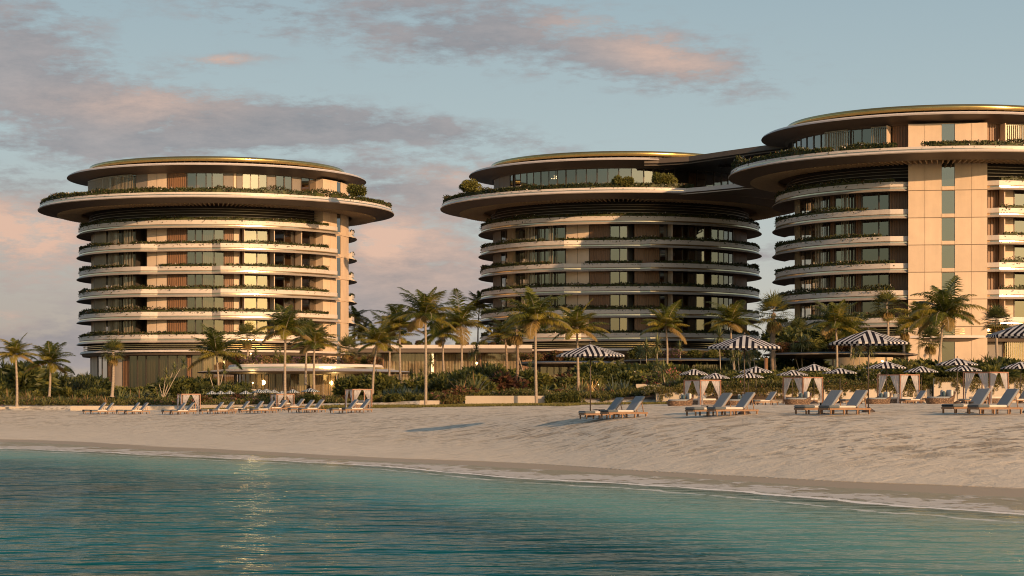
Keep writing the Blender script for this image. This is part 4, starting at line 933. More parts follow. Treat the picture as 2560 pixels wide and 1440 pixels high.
G=[ # kind, crown px,py, base px,py, D, radius px, variant, label
('c',40,886,42,1014,186,45,0,'coconut palm at the far left edge on a thin straight trunk'),
('c',122,906,123,990,196,52,1,'second coconut palm from the left over the dark bushes'),
('f',283,880,280,990,190,34,0,'slender fan palm before the left corner of the left tower'),
('c',540,884,546,990,212,60,2,'coconut palm left of the oval pavilion with yellow lower fronds'),
('f',617,840,617,908,282,34,1,'fan palm growing on the left part of the oval pavilion roof'),
('c',715,826,713,1026,170,62,3,'tall coconut palm rising between the small far loungers'),
('c',787,858,786,1003,196,50,4,'coconut palm in front of the right half of the oval pavilion'),
('f',868,872,866,915,280,32,2,'fan palm at the right end of the oval pavilion roof'),
('c',943,856,932,1002,192,52,0,'leaning coconut palm behind the sharpest right-hand far cabana'),
('c',1000,815,1002,975,205,60,4,'coconut palm just left of the tallest palm in the middle'),
('c',1063,790,1064,1018,168,70,1,'tallest coconut palm with its foot on the grass before the steps'),
('c',1151,812,1152,950,210,66,2,'coconut palm over the large agaves left of the middle tower'),
('c',1339,798,1341,1014,169,74,3,'broad coconut palm whose trunk stands before the cream planter wall'),
('f',1291,822,1291,985,192,42,1,'rough-trunked palm close behind the broad coconut palm'),
('c',1442,822,1446,990,178,60,0,'coconut palm rising behind the first large striped parasol'),
('c',1665,812,1667,925,214,52,2,'isolated coconut palm before the dark base of the middle tower'),
('c',1826,806,1836,925,200,58,4,'coconut palm above the second large striped parasol'),
('f',1934,783,1936,962,182,52,0,'big fan palm with a thick scaly trunk between the towers'),
('f',1994,830,1994,890,222,36,2,'short fan palm right of the scaly-trunked fan palm'),
('c',2088,812,2089,985,176,62,1,'coconut palm behind the third large striped parasol'),
('f',2216,765,2218,880,214,42,1,'high fan palm before the left balconies of the right tower'),
('c',2296,806,2293,920,196,62,0,'coconut palm standing left of the leaning palm at the pier'),
('c',2362,786,2345,975,172,78,3,'large leaning coconut palm in front of the sandstone pier'),
('f',2327,848,2326,945,190,38,2,'small drooping palm between the two palms at the pier'),
('f',2494,800,2494,905,196,42,0,'fan palm before the ground storey right of the pier'),
('f',2262,820,2262,905,206,34,1,'low shaded fan palm behind the lamp-lit wall'),
('c',975,842,972,985,215,54,2,'coconut palm tucked behind the pair left of the tallest palm'),
('c',1108,835,1112,965,225,52,0,'shorter coconut palm between the tallest palm and the agave palm'),
('c',1262,838,1266,945,212,46,4,'shorter coconut palm behind the rough-trunked palm'),
('c',768,842,764,960,222,44,1,'shorter coconut palm behind the tall palm before the oval pavilion'),
('c',2130,835,2126,960,200,48,2,'coconut palm right of the third large striped parasol pole'),
('c',888,798,890,900,345,36,3,'dark coconut palm behind the right side of the left tower'),
('c',905,835,900,900,340,34,1,'lower dark coconut palm behind the glass wing near the left tower'),
('c',1199,765,1195,880,335,38,4,'dark coconut palm behind the left edge of the middle tower'),
('c',1225,812,1232,880,330,30,2,'small dark palm tucked beside the lowest balconies of the middle tower'),
('f',168,935,168,990,235,22,0,'small distant fan palm right of the second coconut palm'),
('f',116,946,117,985,240,22,2,'small distant fan palm under the second coconut palm'),
('f',205,955,205,990,236,20,1,'lowest small fan palm left of the left tower corner'),
]
for (k,a,b_,c_,d_,D,r_,v,l) in G:
    l=l.replace('sharpest right-hand far cabana','last far cabana')
    palm(k,a,b_,c_,d_,D,r_,l,v,rough=('rough' in l or 'scaly' in l),tw=.2 if 'scaly-' not in l and 'thick scaly' in l else None)
# ------------------------------------------------------------------ rosettes, spiky heads and bushes
def rosette(seed,n,L0,w,el=(75,5),curve=.5,mats=None,mi2=.2):
    r=np.random.default_rng(seed); az_=2*pi*np.arange(n)*.381966+r.uniform(-.2,.2,n); e=R(el[0])+(R(el[1])-R(el[0]))*(np.arange(n)/n)**.8+r.uniform(-.1,.1,n)
    l=L0*r.uniform(.8,1.15,n); d=np.stack([np.cos(az_)*np.cos(e),np.sin(az_)*np.cos(e),np.sin(e)],1)
    sd=np.stack([-np.sin(az_),np.cos(az_),np.zeros(n)],1)*w
    base=d*.04; p1=base+d*l[:,None]*.5; d2=unit(d-np.array([0,0,curve])*r.uniform(.4,1.2,(n,1))); p2=p1+d2*l[:,None]*.5
    Fq=np.arange(n*4).reshape(n,4); mi=(r.random(n)<mi2).astype(int)
    V1=np.stack([base-sd*.6,base+sd*.6,p1+sd,p1-sd],1).reshape(-1,3); V2=np.stack([p1-sd,p1+sd,p2+sd*.08,p2-sd*.08],1).reshape(-1,3)
    return V1,V2,Fq,mi
def ros_mesh(name,seed,n,L0,w,el,curve,mats,mi2=.2):
    V1,V2,Fq,mi=rosette(seed,n,L0,w,el,curve,mats,mi2); V=np.concatenate([V1,V2]); Fa=np.concatenate([Fq,Fq+len(V1)]); return np_mesh(name,V,Fa,mats,np.concatenate([mi,mi]))
AG=[ros_mesh('agave_leaves',s,56,1.0,.055,(85,8),.25,[M['agave'],M['yucca']]) for s in (1,2)]
YU=[ros_mesh('yucca_leaves',s,64,1.0,.036,(85,-5),.55,[M['yucca'],M['yucca_o']]) for s in (3,4,5)]
BR=[ros_mesh('bronze_leaves',s,52,1.0,.04,(85,15),.4,[M['yucca_o'],M['yucca']],.35) for s in (6,7)]
LI=[ros_mesh('lily_leaves',s,40,1.0,.06,(80,15),.9,[M['bush_m'],M['cover']],.4) for s in (8,9)]
HD=[ros_mesh('head_leaves',s,80,1.0,.040,(90,-60),.35,[M['yucca'],M['palm_d']],.08) for s in (21,22)]
def bush_mesh(seed,n,mats,leaf=.16,lumps=9,flower=0,core=True,tallness=1.0,wd=.4):
    r=np.random.default_rng(seed); cs=[];rs=[]
    for i in range(lumps):
        a=r.uniform(0,2*pi); q=sqrt(r.random())*.62; z=r.uniform(.22,.80)*(1-.45*q); cs.append((q*cos(a),q*sin(a),z*tallness)); rs.append(r.uniform(.24,.42))
    cs=np.array(cs); rs=np.array(rs); k=r.integers(0,lumps,n); d=unit(r.normal(size=(n,3)))
    P=cs[k]+d*(rs[k]*r.uniform(.55,1.08,n)**.5)[:,None]; P[:,2]=np.maximum(P[:,2],.02)
    # let the silhouette break into shoots
    u=unit(d*.9+r.normal(size=(n,3))*.55+np.array([0,0,.55])); w=unit(np.cross(u,r.normal(size=(n,3)))); l=leaf*r.uniform(.55,1.5,n)
    V,Fa=quads_from(P,u,w,l,l*wd,bend=np.array([0,0,-.15])); mi=(r.random(n)<.22).astype(int)
    if flower: mi=np.where(r.random(n)<flower,2,mi)
    return np_mesh('bush_foliage',V,Fa,mats,mi)
BU={'dark':[bush_mesh(s,2600,[M['bush_d'],M['bush_m']],.24) for s in (31,32,33)],
    'mid':[bush_mesh(s,2400,[M['bush_m'],M['cover']],.21) for s in (34,35,36)],
    'red':[bush_mesh(s,2000,[M['bush_r'],M['bush_d']],.22) for s in (37,38)],
    'pink':[bush_mesh(s,2200,[M['bush_m'],M['bush_d'],M['flower_r']],.12,flower=.22) for s in (39,40)],
    'white':[bush_mesh(s,2200,[M['bush_m'],M['bush_d'],M['flower_w']],.12,flower=.14) for s in (41,42)],
    'purple':[bush_mesh(s,2200,[M['bush_d'],M['bush_m'],M['flower_p']],.12,flower=.3) for s in (43,44)]}
def spiky_shoots(seed,mats):
    """pandanus-like shrub: many small rosettes on a lumpy dome"""
    r=np.random.default_rng(seed); parts=[]
    for i in range(34):
        a=r.uniform(0,2*pi); q=sqrt(r.random())*.75; c=np.array([q*cos(a),q*sin(a),(1-q*q)*.85*r.uniform(.55,1.05)+.08])
        V1,V2,Fq,mi=rosette(seed*50+i,20,.30,.017,(85,-10),.4); parts.append((V1+c,Fq,0)); parts.append((V2+c,Fq.copy(),int(r.random()<.3)))
    V,Fa,Mi=join(parts); return np_mesh('pandanus_foliage',V,Fa,mats,Mi)
BU['spiky']=[spiky_shoots(s,[M['bush_d'],M['bush_m']]) for s in (51,52,53)]
zones=[(-400,90,'at the far left edge of the garden'),(90,225,'left of the left tower corner'),(225,400,'before the left end of the left tower base'),(400,600,'between the left tower base and the oval pavilion'),(600,950,'around the oval pavilion'),(950,1160,'before the left part of the glass wing'),(1160,1420,'above the long cream planter wall'),(1420,1640,'behind the first large striped parasol'),(1640,1860,'behind the first right cabana'),(1860,2060,'by the scaly fan palm trunk'),(2060,2340,'below the lamp-lit canopy'),(2340,3000,'at the foot of the sandstone pier')]
ords=['first','second','third','fourth','fifth','sixth','seventh','eighth','ninth','tenth','eleventh','twelfth','thirteenth','fourteenth','fifteenth','sixteenth','seventeenth','eighteenth','nineteenth','twentieth']
PL=[]   # queued plants: (px, py_base_or_None, D, kind, height_px/size m, variant)
def q(kind,px,D,s,py=None,**k): PL.append(dict(kind=kind,px=px,D=D,s=s,py=py,**k))
DESC={'agave':('agave','grey-green agave'),'yucca':('yucca_plant','spiky yucca clump'),'bronze':('bronze_plant','bronze spiky plant'),'lily':('lily_plant','strappy light green lily'),'dracaena':('dracaena_tree','spiky-headed dracaena'),
 'dark':('bush','dense dark green bush'),'mid':('bush','sunlit mid green bush'),'red':('bush','reddish-leaved bush'),'pink':('flowering_bush','pink-flowered bush'),'white':('flowering_bush','white-flowered bush'),'purple':('flowering_bush','purple-flowered bush'),'spiky':('pandanus_bush','pointed-leaf dark bush')}
def place(p,label):
    k=p['kind']; nm=DESC[k][0]; D=p['D']; x=wx(p['px'],D); z=gz(x,D)-.03 if p['py'] is None else CH+(1000-p['py'])/F*D; s=p['s']
    s=s*1.12 if k in ('agave','yucca','bronze') else s; cat={'agave':'agave','yucca':'yucca','bronze':'plant','lily':'plant','dracaena':'small tree'}.get(k,'bush'); grp={'agave':'agaves in the garden','yucca':'yuccas in the garden','bronze':'bronze spiky plants','lily':'lilies in the garden','dracaena':'dracaena trees'}.get(k,'bushes in the garden beds')
    rz=random.uniform(0,6.28)
    if k in ('agave','yucca','bronze','lily'):
        arr={'agave':AG,'yucca':YU,'bronze':BR,'lily':LI}[k]
        return link(nm,arr[random.randrange(len(arr))],loc=(x,D,z),rz=rz,sc=(s,s,s*random.uniform(.85,1.1)),label=label,cat=cat,group=grp)
    if k=='dracaena':
        T=empty(nm,(x,D,z),label=label,cat=cat,group=grp)
        for (dx,hh,hs) in p['heads']:
            mb=MB(); pts=[(dx*t**1.2+.05*sin(5*t),.1*sin(3*t+dx),hh*t) for t in np.linspace(0,1,7)]; mb.tube(pts,[.055-.02*t for t in np.linspace(0,1,7)],7,cap=False); st=mb.build('stem',M['stem'],T)
            link('leaf_head',HD[random.randrange(2)],st,loc=pts[-1],rz=random.uniform(0,6),sc=hs)
        return T
    arr=BU[k]; return link(nm,arr[random.randrange(len(arr))],loc=(x,D,z),rz=rz,sc=(s*p.get('w',1.0),s*p.get('w',1.0)*.8,s),label=label,cat=cat,group=grp)
rnd=random.Random(5)
# hand-placed accents (photo column, distance, size in metres, base row)
for px,D,s in ((20,196,1.3),(70,192,1.1),(185,192,1.0),(215,190,1.05),(245,191,.95),(300,192,1.5),(325,195,1.3),(352,200,1.4),(262,189,.9),(150,190,.9),(108,189,.8)): q('bronze' if px in (185,215,245,262,70) else 'yucca',px,D,s)
for px,D,s in ((395,205,1.5),(470,206,1.3),(510,208,1.2),(345,210,1.3)): q('yucca',px,D,s)
for px,D,s in ((985,186,1.25),(1010,184,1.35),(1040,185,1.2),(965,188,1.0),(1058,190,1.2),(1023,180,.9)): q('agave',px,D,s)
for px,D,s in ((1156,175,2.1),(1186,176,2.2)): q('yucca',px,D,s)
for px,D,s,k in ((1415,182,1.35,'yucca'),(1455,183,1.5,'yucca'),(1478,180,1.4,'bronze'),(1497,178,1.3,'bronze'),(1533,175,1.25,'agave'),(1561,175,1.3,'agave'),(1447,176,1.1,'yucca'),(1510,176,1.0,'bronze'),(1662,172,1.5,'yucca'),(1695,171,1.55,'yucca'),(1792,176,1.5,'yucca'),(1812,180,1.4,'yucca'),(1865,171,1.1,'bronze'),(1672,170,1.0,'bronze'),(1725,171,1.0,'bronze'),(2375,167,.9,'agave'),(1365,186,1.2,'yucca'),(2440,168,1.1,'yucca'),(2520,167,1.1,'yucca')): q(k,px,D,s)
for px in range(1385,1625,15): q('lily',px+rnd.uniform(-4,4),170.4+rnd.uniform(-.5,1.2),rnd.uniform(.62,.85))
for px in range(1380,1440,13): q('dark',px,170.6,.85)
for px,D,hd,py in ((402,203,[(1.4,3.4,.75),(.6,2.9,.7),(.9,2.2,.6)],None),(405,206,[(2.2,3.9,.8),(-.3,2.2,.6)],None),(540,212,[(-.7,3.0,.7),(.9,3.3,.7)],None),(1026,205,[(.1,2.6,.6),(.9,2.2,.55)],None),(1052,210,[(.1,2.7,.7)],None),(1066,200,[(.5,3.6,.85)],None),(990,212,[(.0,2.2,.55)],None),(1180,215,[(.0,4.1,.8),(.5,4.8,.85)],None),(1318,196,[(-.9,4.2,.5),(.3,2.6,.75)],None),(1617,206,[(.0,4.2,1.05)],None),(1642,204,[(.1,4.5,1.15)],None),(1600,210,[(.1,3.9,.9)],None),(1800,196,[(.0,5.0,1.1)],None),(1847,183,[(.0,3.4,.85),(-.5,2.9,.75)],None),(1892,184,[(-.3,3.3,.85),(-.9,2.9,.75)],None),(1872,186,[(.2,3.1,.8)],None),(2005,206,[(.0,4.6,1.0),(-.8,4.0,.8)],None),(1660,171,[(.0,1.9,.85)],None),(2150,186,[(.0,3.4,.85)],None),(2168,188,[(.3,3.5,.85)],None),(2140,185,[(-.2,3.0,.7)],None),(1640,182,[(.1,2.4,.8)],None),(600,283,[(0,1.6,.6)],905),(640,284,[(0,1.3,.9)],905),(690,283,[(0,1.2,.8),(.6,1.4,.7)],905),(1700,225,[(0,1.2,.8)],896),(2020,206,[(0,1.1,.9)],880)):
    q('dracaena',px,D,1,py,heads=hd)
# bush masses: (px range, D range, size range, count, kinds)
def mass(x0,x1,d0,d1,s0,s1,n,kinds,w=1.25):
    for i in range(n): q(rnd.choice(kinds),x0+(x1-x0)*(i+rnd.random())/n,rnd.uniform(d0,d1),rnd.uniform(s0,s1),w=w)
mass(-150,95,202,222,3.0,4.2,6,['spiky','spiky','dark'])
mass(-60,120,198,204,1.2,1.8,6,['dark','mid','spiky'])
mass(95,240,205,222,1.9,2.6,6,['spiky','spiky','dark'])
mass(100,330,199,205,1.1,1.5,9,['spiky','mid','dark'])
mass(230,400,204,222,1.0,1.7,8,['spiky','dark','mid'])
mass(395,600,205,226,1.6,2.7,10,['spiky','dark','dark'])
mass(500,880,186,194,.65,.95,18,['purple','pink','purple','mid','red'],1.4)
mass(540,610,196,205,1.5,2.0,4,['dark','spiky'])
mass(880,975,192,215,1.6,2.6,7,['dark','spiky'])
mass(925,1130,177,181,.45,.75,14,['dark','mid','pink','dark'])
mass(1060,1165,186,205,1.7,2.6,7,['spiky','dark','mid'])
mass(1100,1180,174,176,.9,1.2,6,['mid','pink','red'])
mass(1165,1330,182,198,1.7,2.8,12,['dark','mid','spiky','red'])
mass(1165,1420,173.6,175.5,.5,.8,16,['red','white','mid','dark','pink'])
mass(1410,1580,188,204,1.3,2.3,11,['dark','mid','spiky','red'])
mass(1480,1540,195,205,2.6,3.2,3,['dark'])
mass(1575,1700,176,200,1.6,2.6,10,['dark','mid','white','pink'])
mass(1610,1760,168.6,171,.6,.9,10,['mid','white','red','dark'])
mass(1740,2060,169.5,175,.9,1.35,18,['white','pink','mid','purple','mid'])
mass(1760,2060,178,196,1.3,1.9,9,['dark','mid'])
mass(2045,2200,169.5,177,1.4,1.9,9,['dark','white','dark'])
mass(2250,2350,168,180,1.5,2.1,6,['dark','white','mid'])
mass(2340,2600,168,173,1.3,2.0,12,['dark','spiky','mid','dark'])
mass(2430,2620,172,180,2.0,2.6,7,['spiky','dark'])
mass(2230,2330,186,200,2.0,2.9,4,['dark','mid'])
mass(1860,2040,212,222,2.6,3.6,6,['dark','spiky'])
mass(1700,1780,216,222,2.2,3.0,3,['dark','spiky'])
# planting on canopy and pavilion roofs
for x0,x1,D,py,n,kn,s in ((1310,1400,214,899,6,['red','dark','pink'],.8),(1400,1545,214,899,7,['mid','dark','red'],.75),(1590,1890,226,893,13,['white','mid','pink','dark','purple'],.95),(1925,2270,208,877,14,['mid','dark','red','dark'],1.0),(590,950,281,908,15,['red','pink','mid','purple'],1.0),(1960,2060,215,880,5,['dark'],2.2),(985,1310,293,863,14,['mid','red','dark'],.6)):
    for i in range(n): q(rnd.choice(kn),x0+(x1-x0)*(i+rnd.random())/n,D+rnd.uniform(-1.5,1.5),s*rnd.uniform(.7,1.2),py,w=1.4,roof=1)
for px,py,D,s in ((1180,474,296,1.3),(1168,477,297,1.0),(897,487,302,1.5),(880,484,303,1.2),(1545,463,293.5,1.2),(1565,463,293.5,1.1),(1650,456,294,1.4),(1672,458,294,1.2)): q('mid',px,D,s,py,w=1.1,deck=1)
PL.sort(key=lambda p:p['px']); cnt={}
for p in PL:
    zn='on the sky deck edge' if p.get('deck') else None
    if p.get('roof') or (p['kind']=='dracaena' and p['py']):
        zn='on the oval pavilion roof' if p['px']<955 and p['D']>250 else 'on the roof of the glass wing' if p['px']<1311 else 'on the canopy roof over the glass room' if p['px']<1560 else 'on the wide middle canopy roof' if p['px']<1900 else 'on the canopy roof before the right tower'
    if zn is None:
        zn=[z[2] for z in zones if z[0]<=p['px']<z[1]][0]
    if p.get('deck'): zn='on the sky deck of the '+('left' if p['px']<1000 else 'middle')+' tower'
    key=(p['kind'],zn); c=cnt.get(key,0); cnt[key]=c+1
    place(p,f"{DESC[p['kind']][1]}, {ords[min(c,19)]} from left {zn}")
# ------------------------------------------------------------------ ground cover and grass (uncountable)
def scatter(name,label,regions,leaf,mats,up=.9,hgt=.35,fl=0):
    Ps=[]
    for (x0,x1,d0,d1,n) in regions:
        px=rng.uniform(x0,x1,n); D=rng.uniform(d0,d1,n); X=(px-1280)/F*D; z=ground(X,D,False); k=vn(X,D,1.6)+.5
        Ps.append(np.stack([X,D,z+hgt*rng.random(n)*(.25+k)],1))
    P=np.concatenate(Ps); V,Fa=leafcloud(P,leaf,.35,up); mi=(rng.random(len(Fa))<.3).astype(int)
    if fl: mi=np.where(rng.random(len(Fa))<fl,2,mi)
    link(name,np_mesh(name,V,Fa,mats,mi),kind='stuff',label=label)
scatter('ground_cover','mixed low ground cover filling the garden beds',[(-100,440,188.8,200,26000),(440,900,185.8,196,20000),(900,1160,180,190,9000),(1160,1420,172.2,176,5000),(1420,1640,171,176,7000),(1640,2060,166.6,172,14000),(2060,2620,166,170,14000),(-100,2600,200,232,24000)],.24,[M['cover'],M['bush_d'],M['flower_r']],1.0,.55,.03)
def gr(n,x0,x1,d0,d1): return (x0,x1,d0,d1,n)
# lawn strip: blades over a ragged-edged band
Ps=[]
n=64000; px=rng.uniform(500,1680,n); X0=(px-1280)/F*160
t=rng.random(n); far=np.interp(px,[500,900,1160,1400,1680],[183,177.8,171.4,168.4,165.8]); near=np.interp(px,[500,700,900,1000,1200,1400,1680],[177,172,164,158,160,150,157])
D=near+(far-near)*t; X=(px-1280)/F*D; keep=(vn(X,D*.25,3)+vn(X+3,D*.3,1.1)*.6+(t-.12)*1.6)>0; X=X[keep];D=D[keep]
z=ground(X,D); P=np.stack([X,D,z+.01],1); u=rand_unit(len(X)); u[:,2]=np.abs(u[:,2])+1.1; u=unit(u); w_=unit(np.cross(u,rand_unit(len(X)))); l=rng.uniform(.08,.2,len(X))
V,Fa=quads_from(P,u,w_,l,l*.35); link('grass',np_mesh('grass',V,Fa,[M['grass'],M['cover']],(rng.random(len(Fa))<.25).astype(int)),kind='stuff',label='short sunlit grass strip between the sand and the planter walls')
# trailing plants over the retaining walls
def trail(px0,px1,D0,D1,ytop,label,seed):
    r=np.random.default_rng(seed); zt=CH+(1000-ytop)/F*D0; W=(px1-px0)/F*D0; n=int(W*520)
    px=r.uniform(px0,px1,n); D=D0+(D1-D0)*(px-px0)/(px1-px0); X=(px-1280)/F*D
    sid=np.floor(X/.16); hs=np.sin(sid*91.7+seed)*4375.5; hs=hs-np.floor(hs); X=(sid+.5+(r.random(n)-.5)*.7)*.16
    ln=(.30+.95*hs**1.8)*(.55+.9*np.clip(vn(X,X*0+seed,1.3)+.5,0,1)) if True else .22+.50*np.clip(vn(X,X*0+seed,.9)+.5,0,1)**1.6+.45*np.clip(vn(X,X*0+seed*2,.28)+.3,0,1)
    s=r.random(n)**1.25; z=zt+.10-s*ln; P=np.stack([X,D-.05-.13*r.random(n)*(1-s*.6),z],1)
    u=r.normal(size=(n,3))*.6+np.array([0,-.25,-.8]); u=unit(u); w=unit(np.cross(u,r.normal(size=(n,3)))); l=r.uniform(.08,.17,n)
    V,Fa=quads_from(P,u,w,l,l*.5); link('trailing_plant',np_mesh('trailing_plant',V,Fa,[M['cover'],M['grassy']],(r.random(n)<.4).astype(int)),label=label,cat='trailing plant',group='plants trailing over the walls')
M['grassy']=leafmat('olive_trailing_leaf',(.09,.075,.02),(.24,.17,.045),.35)
trail(1640,1850,166.1,165.7,972,'trailing plant over the wall behind the first right cabana',3)
trail(1850,2058,165.7,165.2,972,'trailing plant over the wall between the first and second right cabanas',4)
trail(2062,2190,165.0,164.9,965,'trailing plant over the wall left of the lamp-lit wall',5)
trail(2190,2328,164.9,164.8,965,'trailing plant over the wall behind the third right cabana',6)
trail(2337,2620,164.2,163.8,946,'long trailing plant over the taller wall at the right edge',7)
trail(1118,1162,171.6,171.6,990,'vine covering the left end of the long planter wall',8)
# ------------------------------------------------------------------ sun loungers
def rbox(mb,c,h,r=.03,rz=0,m=0,rx=None):
    """box with chamfered upright and horizontal edges"""
    n=len(mb.v); ca,sa=cos(rz),sin(rz); lv=[(-1,1-r/h[0],1-r/h[1]),(-1+r/h[2],1,1),(1-r/h[2],1,1),(1,1-r/h[0],1-r/h[1])]
    rings=[]
    for (z,kx,ky) in lv:
        a,b=h[0]*kx,h[1]*ky; q=min(r,a*.5,b*.5); ring=[]
        for x,y in ((a-q,-b),(a,-b+q),(a,b-q),(a-q,b),(-a+q,b),(-a,b-q),(-a,-b+q),(-a+q,-b)):
            X,Y,Z=x,y,z*h[2]
            if rx is not None: X,Z=X*cos(rx)-Z*sin(rx),X*sin(rx)+Z*cos(rx)
            ring.append((c[0]+X*ca-Y*sa,c[1]+X*sa+Y*ca,c[2]+Z))
        rings.append(ring)
    for ring in rings: mb.v+=ring
    for i in range(3):
        for k in range(8):
            l=(k+1)%8; mb.f.append((n+i*8+k,n+i*8+l,n+(i+1)*8+l,n+(i+1)*8+k)); mb.m.append(m); mb.sm.append(False)
    mb.f.append(tuple(n+k for k in range(8))[::-1]); mb.m.append(m); mb.sm.append(False)
    mb.f.append(tuple(n+24+k for k in range(8))); mb.m.append(m); mb.sm.append(False)
LG='sun loungers set out in pairs on the sand'
def make_lounger(label):
    """foot end toward -X, head toward +X, origin on the sand under the middle"""
    T=empty('sun_lounger',(0,0,0),label=label,cat='sun lounger',group=LG)
    f=MB()
    for y in (-.33,.33): f.box((0,y,.20),(1.0,.025,.034))
    for x in (-.99,.99): f.box((x,0,.20),(.03,.299,.038))
    for i in range(12): f.box((-.9+i*.16,0,.232),(.05,.299,.008))
    f.build('frame',M['teak'],T)
    for x in (-.93,-.30,.35,.93):
        for y in (-.32,.32):
            l=MB(); l.box((x,y,.079),(.027,.026,.081)); l.build('leg',M['teak'],T)
    c=MB(); rbox(c,(-.36,0,.285),(.66,.34,.045),.03); c.build('seat_cushion',M['cushion_c'],T)
    c=MB(); rbox(c,(.58,0,.60),(.42,.34,.045),.03,rx=R(50)); c.build('back_cushion',M['cushion'],T)
    b=MB(); b.box((.62,0,.56),(.40,.31,.014),rx=R(50)); 
    for y in (-.25,.25): b.box((.80,y,.42),(.015,.015,.22),rx=R(14))
    b.build('backrest_frame',M['teak'],T)
    t=MB(); rbox(t,(-.76,0,.290),(.26,.352,.054),.03); t.build('foot_shade_pad',M['foot_shade'],T)  # dark slab added over the foot end, standing for its shade
    return T
M['foot_shade']=pmat('slate_foot_shade',(.10,.12,.14),.9,0,.08,3)
def copy_tree(o,parent=None):
    c=o.copy(); COL.objects.link(c); c.parent=parent
    for ch in o.children: copy_tree(ch,c)
    return c
proto=None
def put(o,px,D,rz,sc=1.0,dz=0.0):
    x=wx(px,D); o.location=(x,D,gz(x,D)+dz); o.rotation_euler=(0,0,rz); o.scale=(sc,)*3
def lounger(px,D,label,rz=R(27),sc=1.0,dz=.0):
    global proto
    if proto is None: o=proto=make_lounger(label)
    else: o=copy_tree(proto); o['label']=label
    put(o,px,D,rz+R(random.uniform(-4,4)),sc,dz); return o
# big pairs on the right: second (near) lounger sits to the right of the first
big=[(1507,1560,92,'beneath the first large striped parasol'),(1776,1832,86,'beneath the second large striped parasol'),(2050,2112,82,'beneath the third large striped parasol'),(2420,2488,79,'at the right edge beneath the fourth large parasol')]
for (a,b_,D,l) in big:
    lounger(a,D+.7,'sun lounger, farther one of the pair '+l,sc=1.02,dz=.02); lounger(b_,D-.5,'sun lounger, nearer one of the pair '+l,sc=1.02,dz=.02)
small=[(238,257,174,'first'),(322,343,172,'second'),(437,458,167,'third'),(531,557,164,'fourth'),(630,658,160,'fifth'),(755,780,153,'sixth'),(862,893,143,'last')]
for (a,b_,D,l) in small:
    lounger(a,D+.8,f'small far sun lounger, rear one of the {l} pair along the left beach',sc=1.0,dz=.02); lounger(b_,D-.3,f'small far sun lounger, front one of the {l} pair along the left beach',sc=1.0,dz=.02)
for px,D,l in ((597,168,'single far lounger between the fourth and fifth left pairs'),(690,166,'single far lounger beside the tall coconut trunk'),(735,170,'single far lounger just right of the tall coconut trunk'),(1910,138,'small lounger standing behind the second large pair'),(2285,140,'small low lounger in front of the third right cabana'),(2135,140,'small lounger behind the third large pair'),(2432,138,'small lounger behind the last large pair'),(2545,140,'small lounger near the right edge behind the last pair')):
    lounger(px,D,'grey and cream '+l,sc=.95)
# ------------------------------------------------------------------ parasols
def umbrella(px,ytop,hw,yrim,D,label,stripe='stripe',base=True,yb=None):
    x,y,zt=PX(px,ytop,D); g=gz(x,D); Rm=hw/F*D/.97; zr=CH+(1000-yrim)/F*D
    T=empty('striped_parasol',(x,y,g),R(random.uniform(-8,8)),label=label,cat='parasol',group='striped beach parasols')
    h=zt-g; hr=zr-g; n=8; V=[];Fa=[];UV=[]; seg=6
    me=bpy.data.meshes.new('canopy')
    for k in range(n):
        a0=2*pi*k/n+pi/8; a1=2*pi*(k+1)/n+pi/8
        for i in range(seg):
            s0=i/seg; s1=(i+1)/seg
            def pt(s,a,edge=0):
                z=h-(h-hr)*(s**1.12)*(1.0)+.0; return (Rm*s*cos(a),Rm*s*sin(a),z)
            A,B,C,D_=pt(s0,a0),pt(s0,a1),pt(s1,a1),pt(s1,a0); q0=len(V); V+=[D_,C,B,A]; Fa.append((q0,q0+1,q0+2,q0+3)); UV+=[(-s1/2,s1),(s1/2,s1),(s0/2,s0),(-s0/2,s0)]
        # small hanging valance
        A,B=pt(1,a0),pt(1,a1); q0=len(V); v=.045*Rm; V+=[(A[0],A[1],A[2]-v),(B[0],B[1],B[2]-v),B,A]; Fa.append((q0,q0+1,q0+2,q0+3)); UV+=[(-.5,1.05),(.5,1.05),(.5,1),(-.5,1)]
    me.from_pydata(V,[],Fa); uvl=me.uv_layers.new(name='UVMap')
    for i,u in enumerate(UV): uvl.data[i].uv=u
    me.materials.append(M[stripe]); co_=link('canopy',me,T)
    rb=MB()
    for k in range(n):
        a=2*pi*k/n+pi/8; rb.tube([(0,0,h-.02),(Rm*.99*cos(a),Rm*.99*sin(a),hr-.01)],.012,4); rb.tube([(0,0,hr-.35*(h-hr)),(Rm*.5*cos(a),Rm*.5*sin(a),h-(h-hr)*.5-.02)],.010,4)
    rb.build('ribs',M['pole'],T)
    p=MB(); p.tube([(0,0,0),(0,0,h+.02)],.028,8); p.tube([(0,0,h+.02),(0,0,h+.07),(0,0,h+.13)],[.02,.045,.01],8); p.build('pole',M['pole'],T)
    b=MB(); b.tube([(0,0,0),(0,0,.06),(0,0,.2)],[.28,.26,.05],12); b.build('base',M['pole'],T)
M['stripe_s']=stripe_mat('small_striped_canvas',(.62,.60,.60),(.018,.018,.025),3.5)
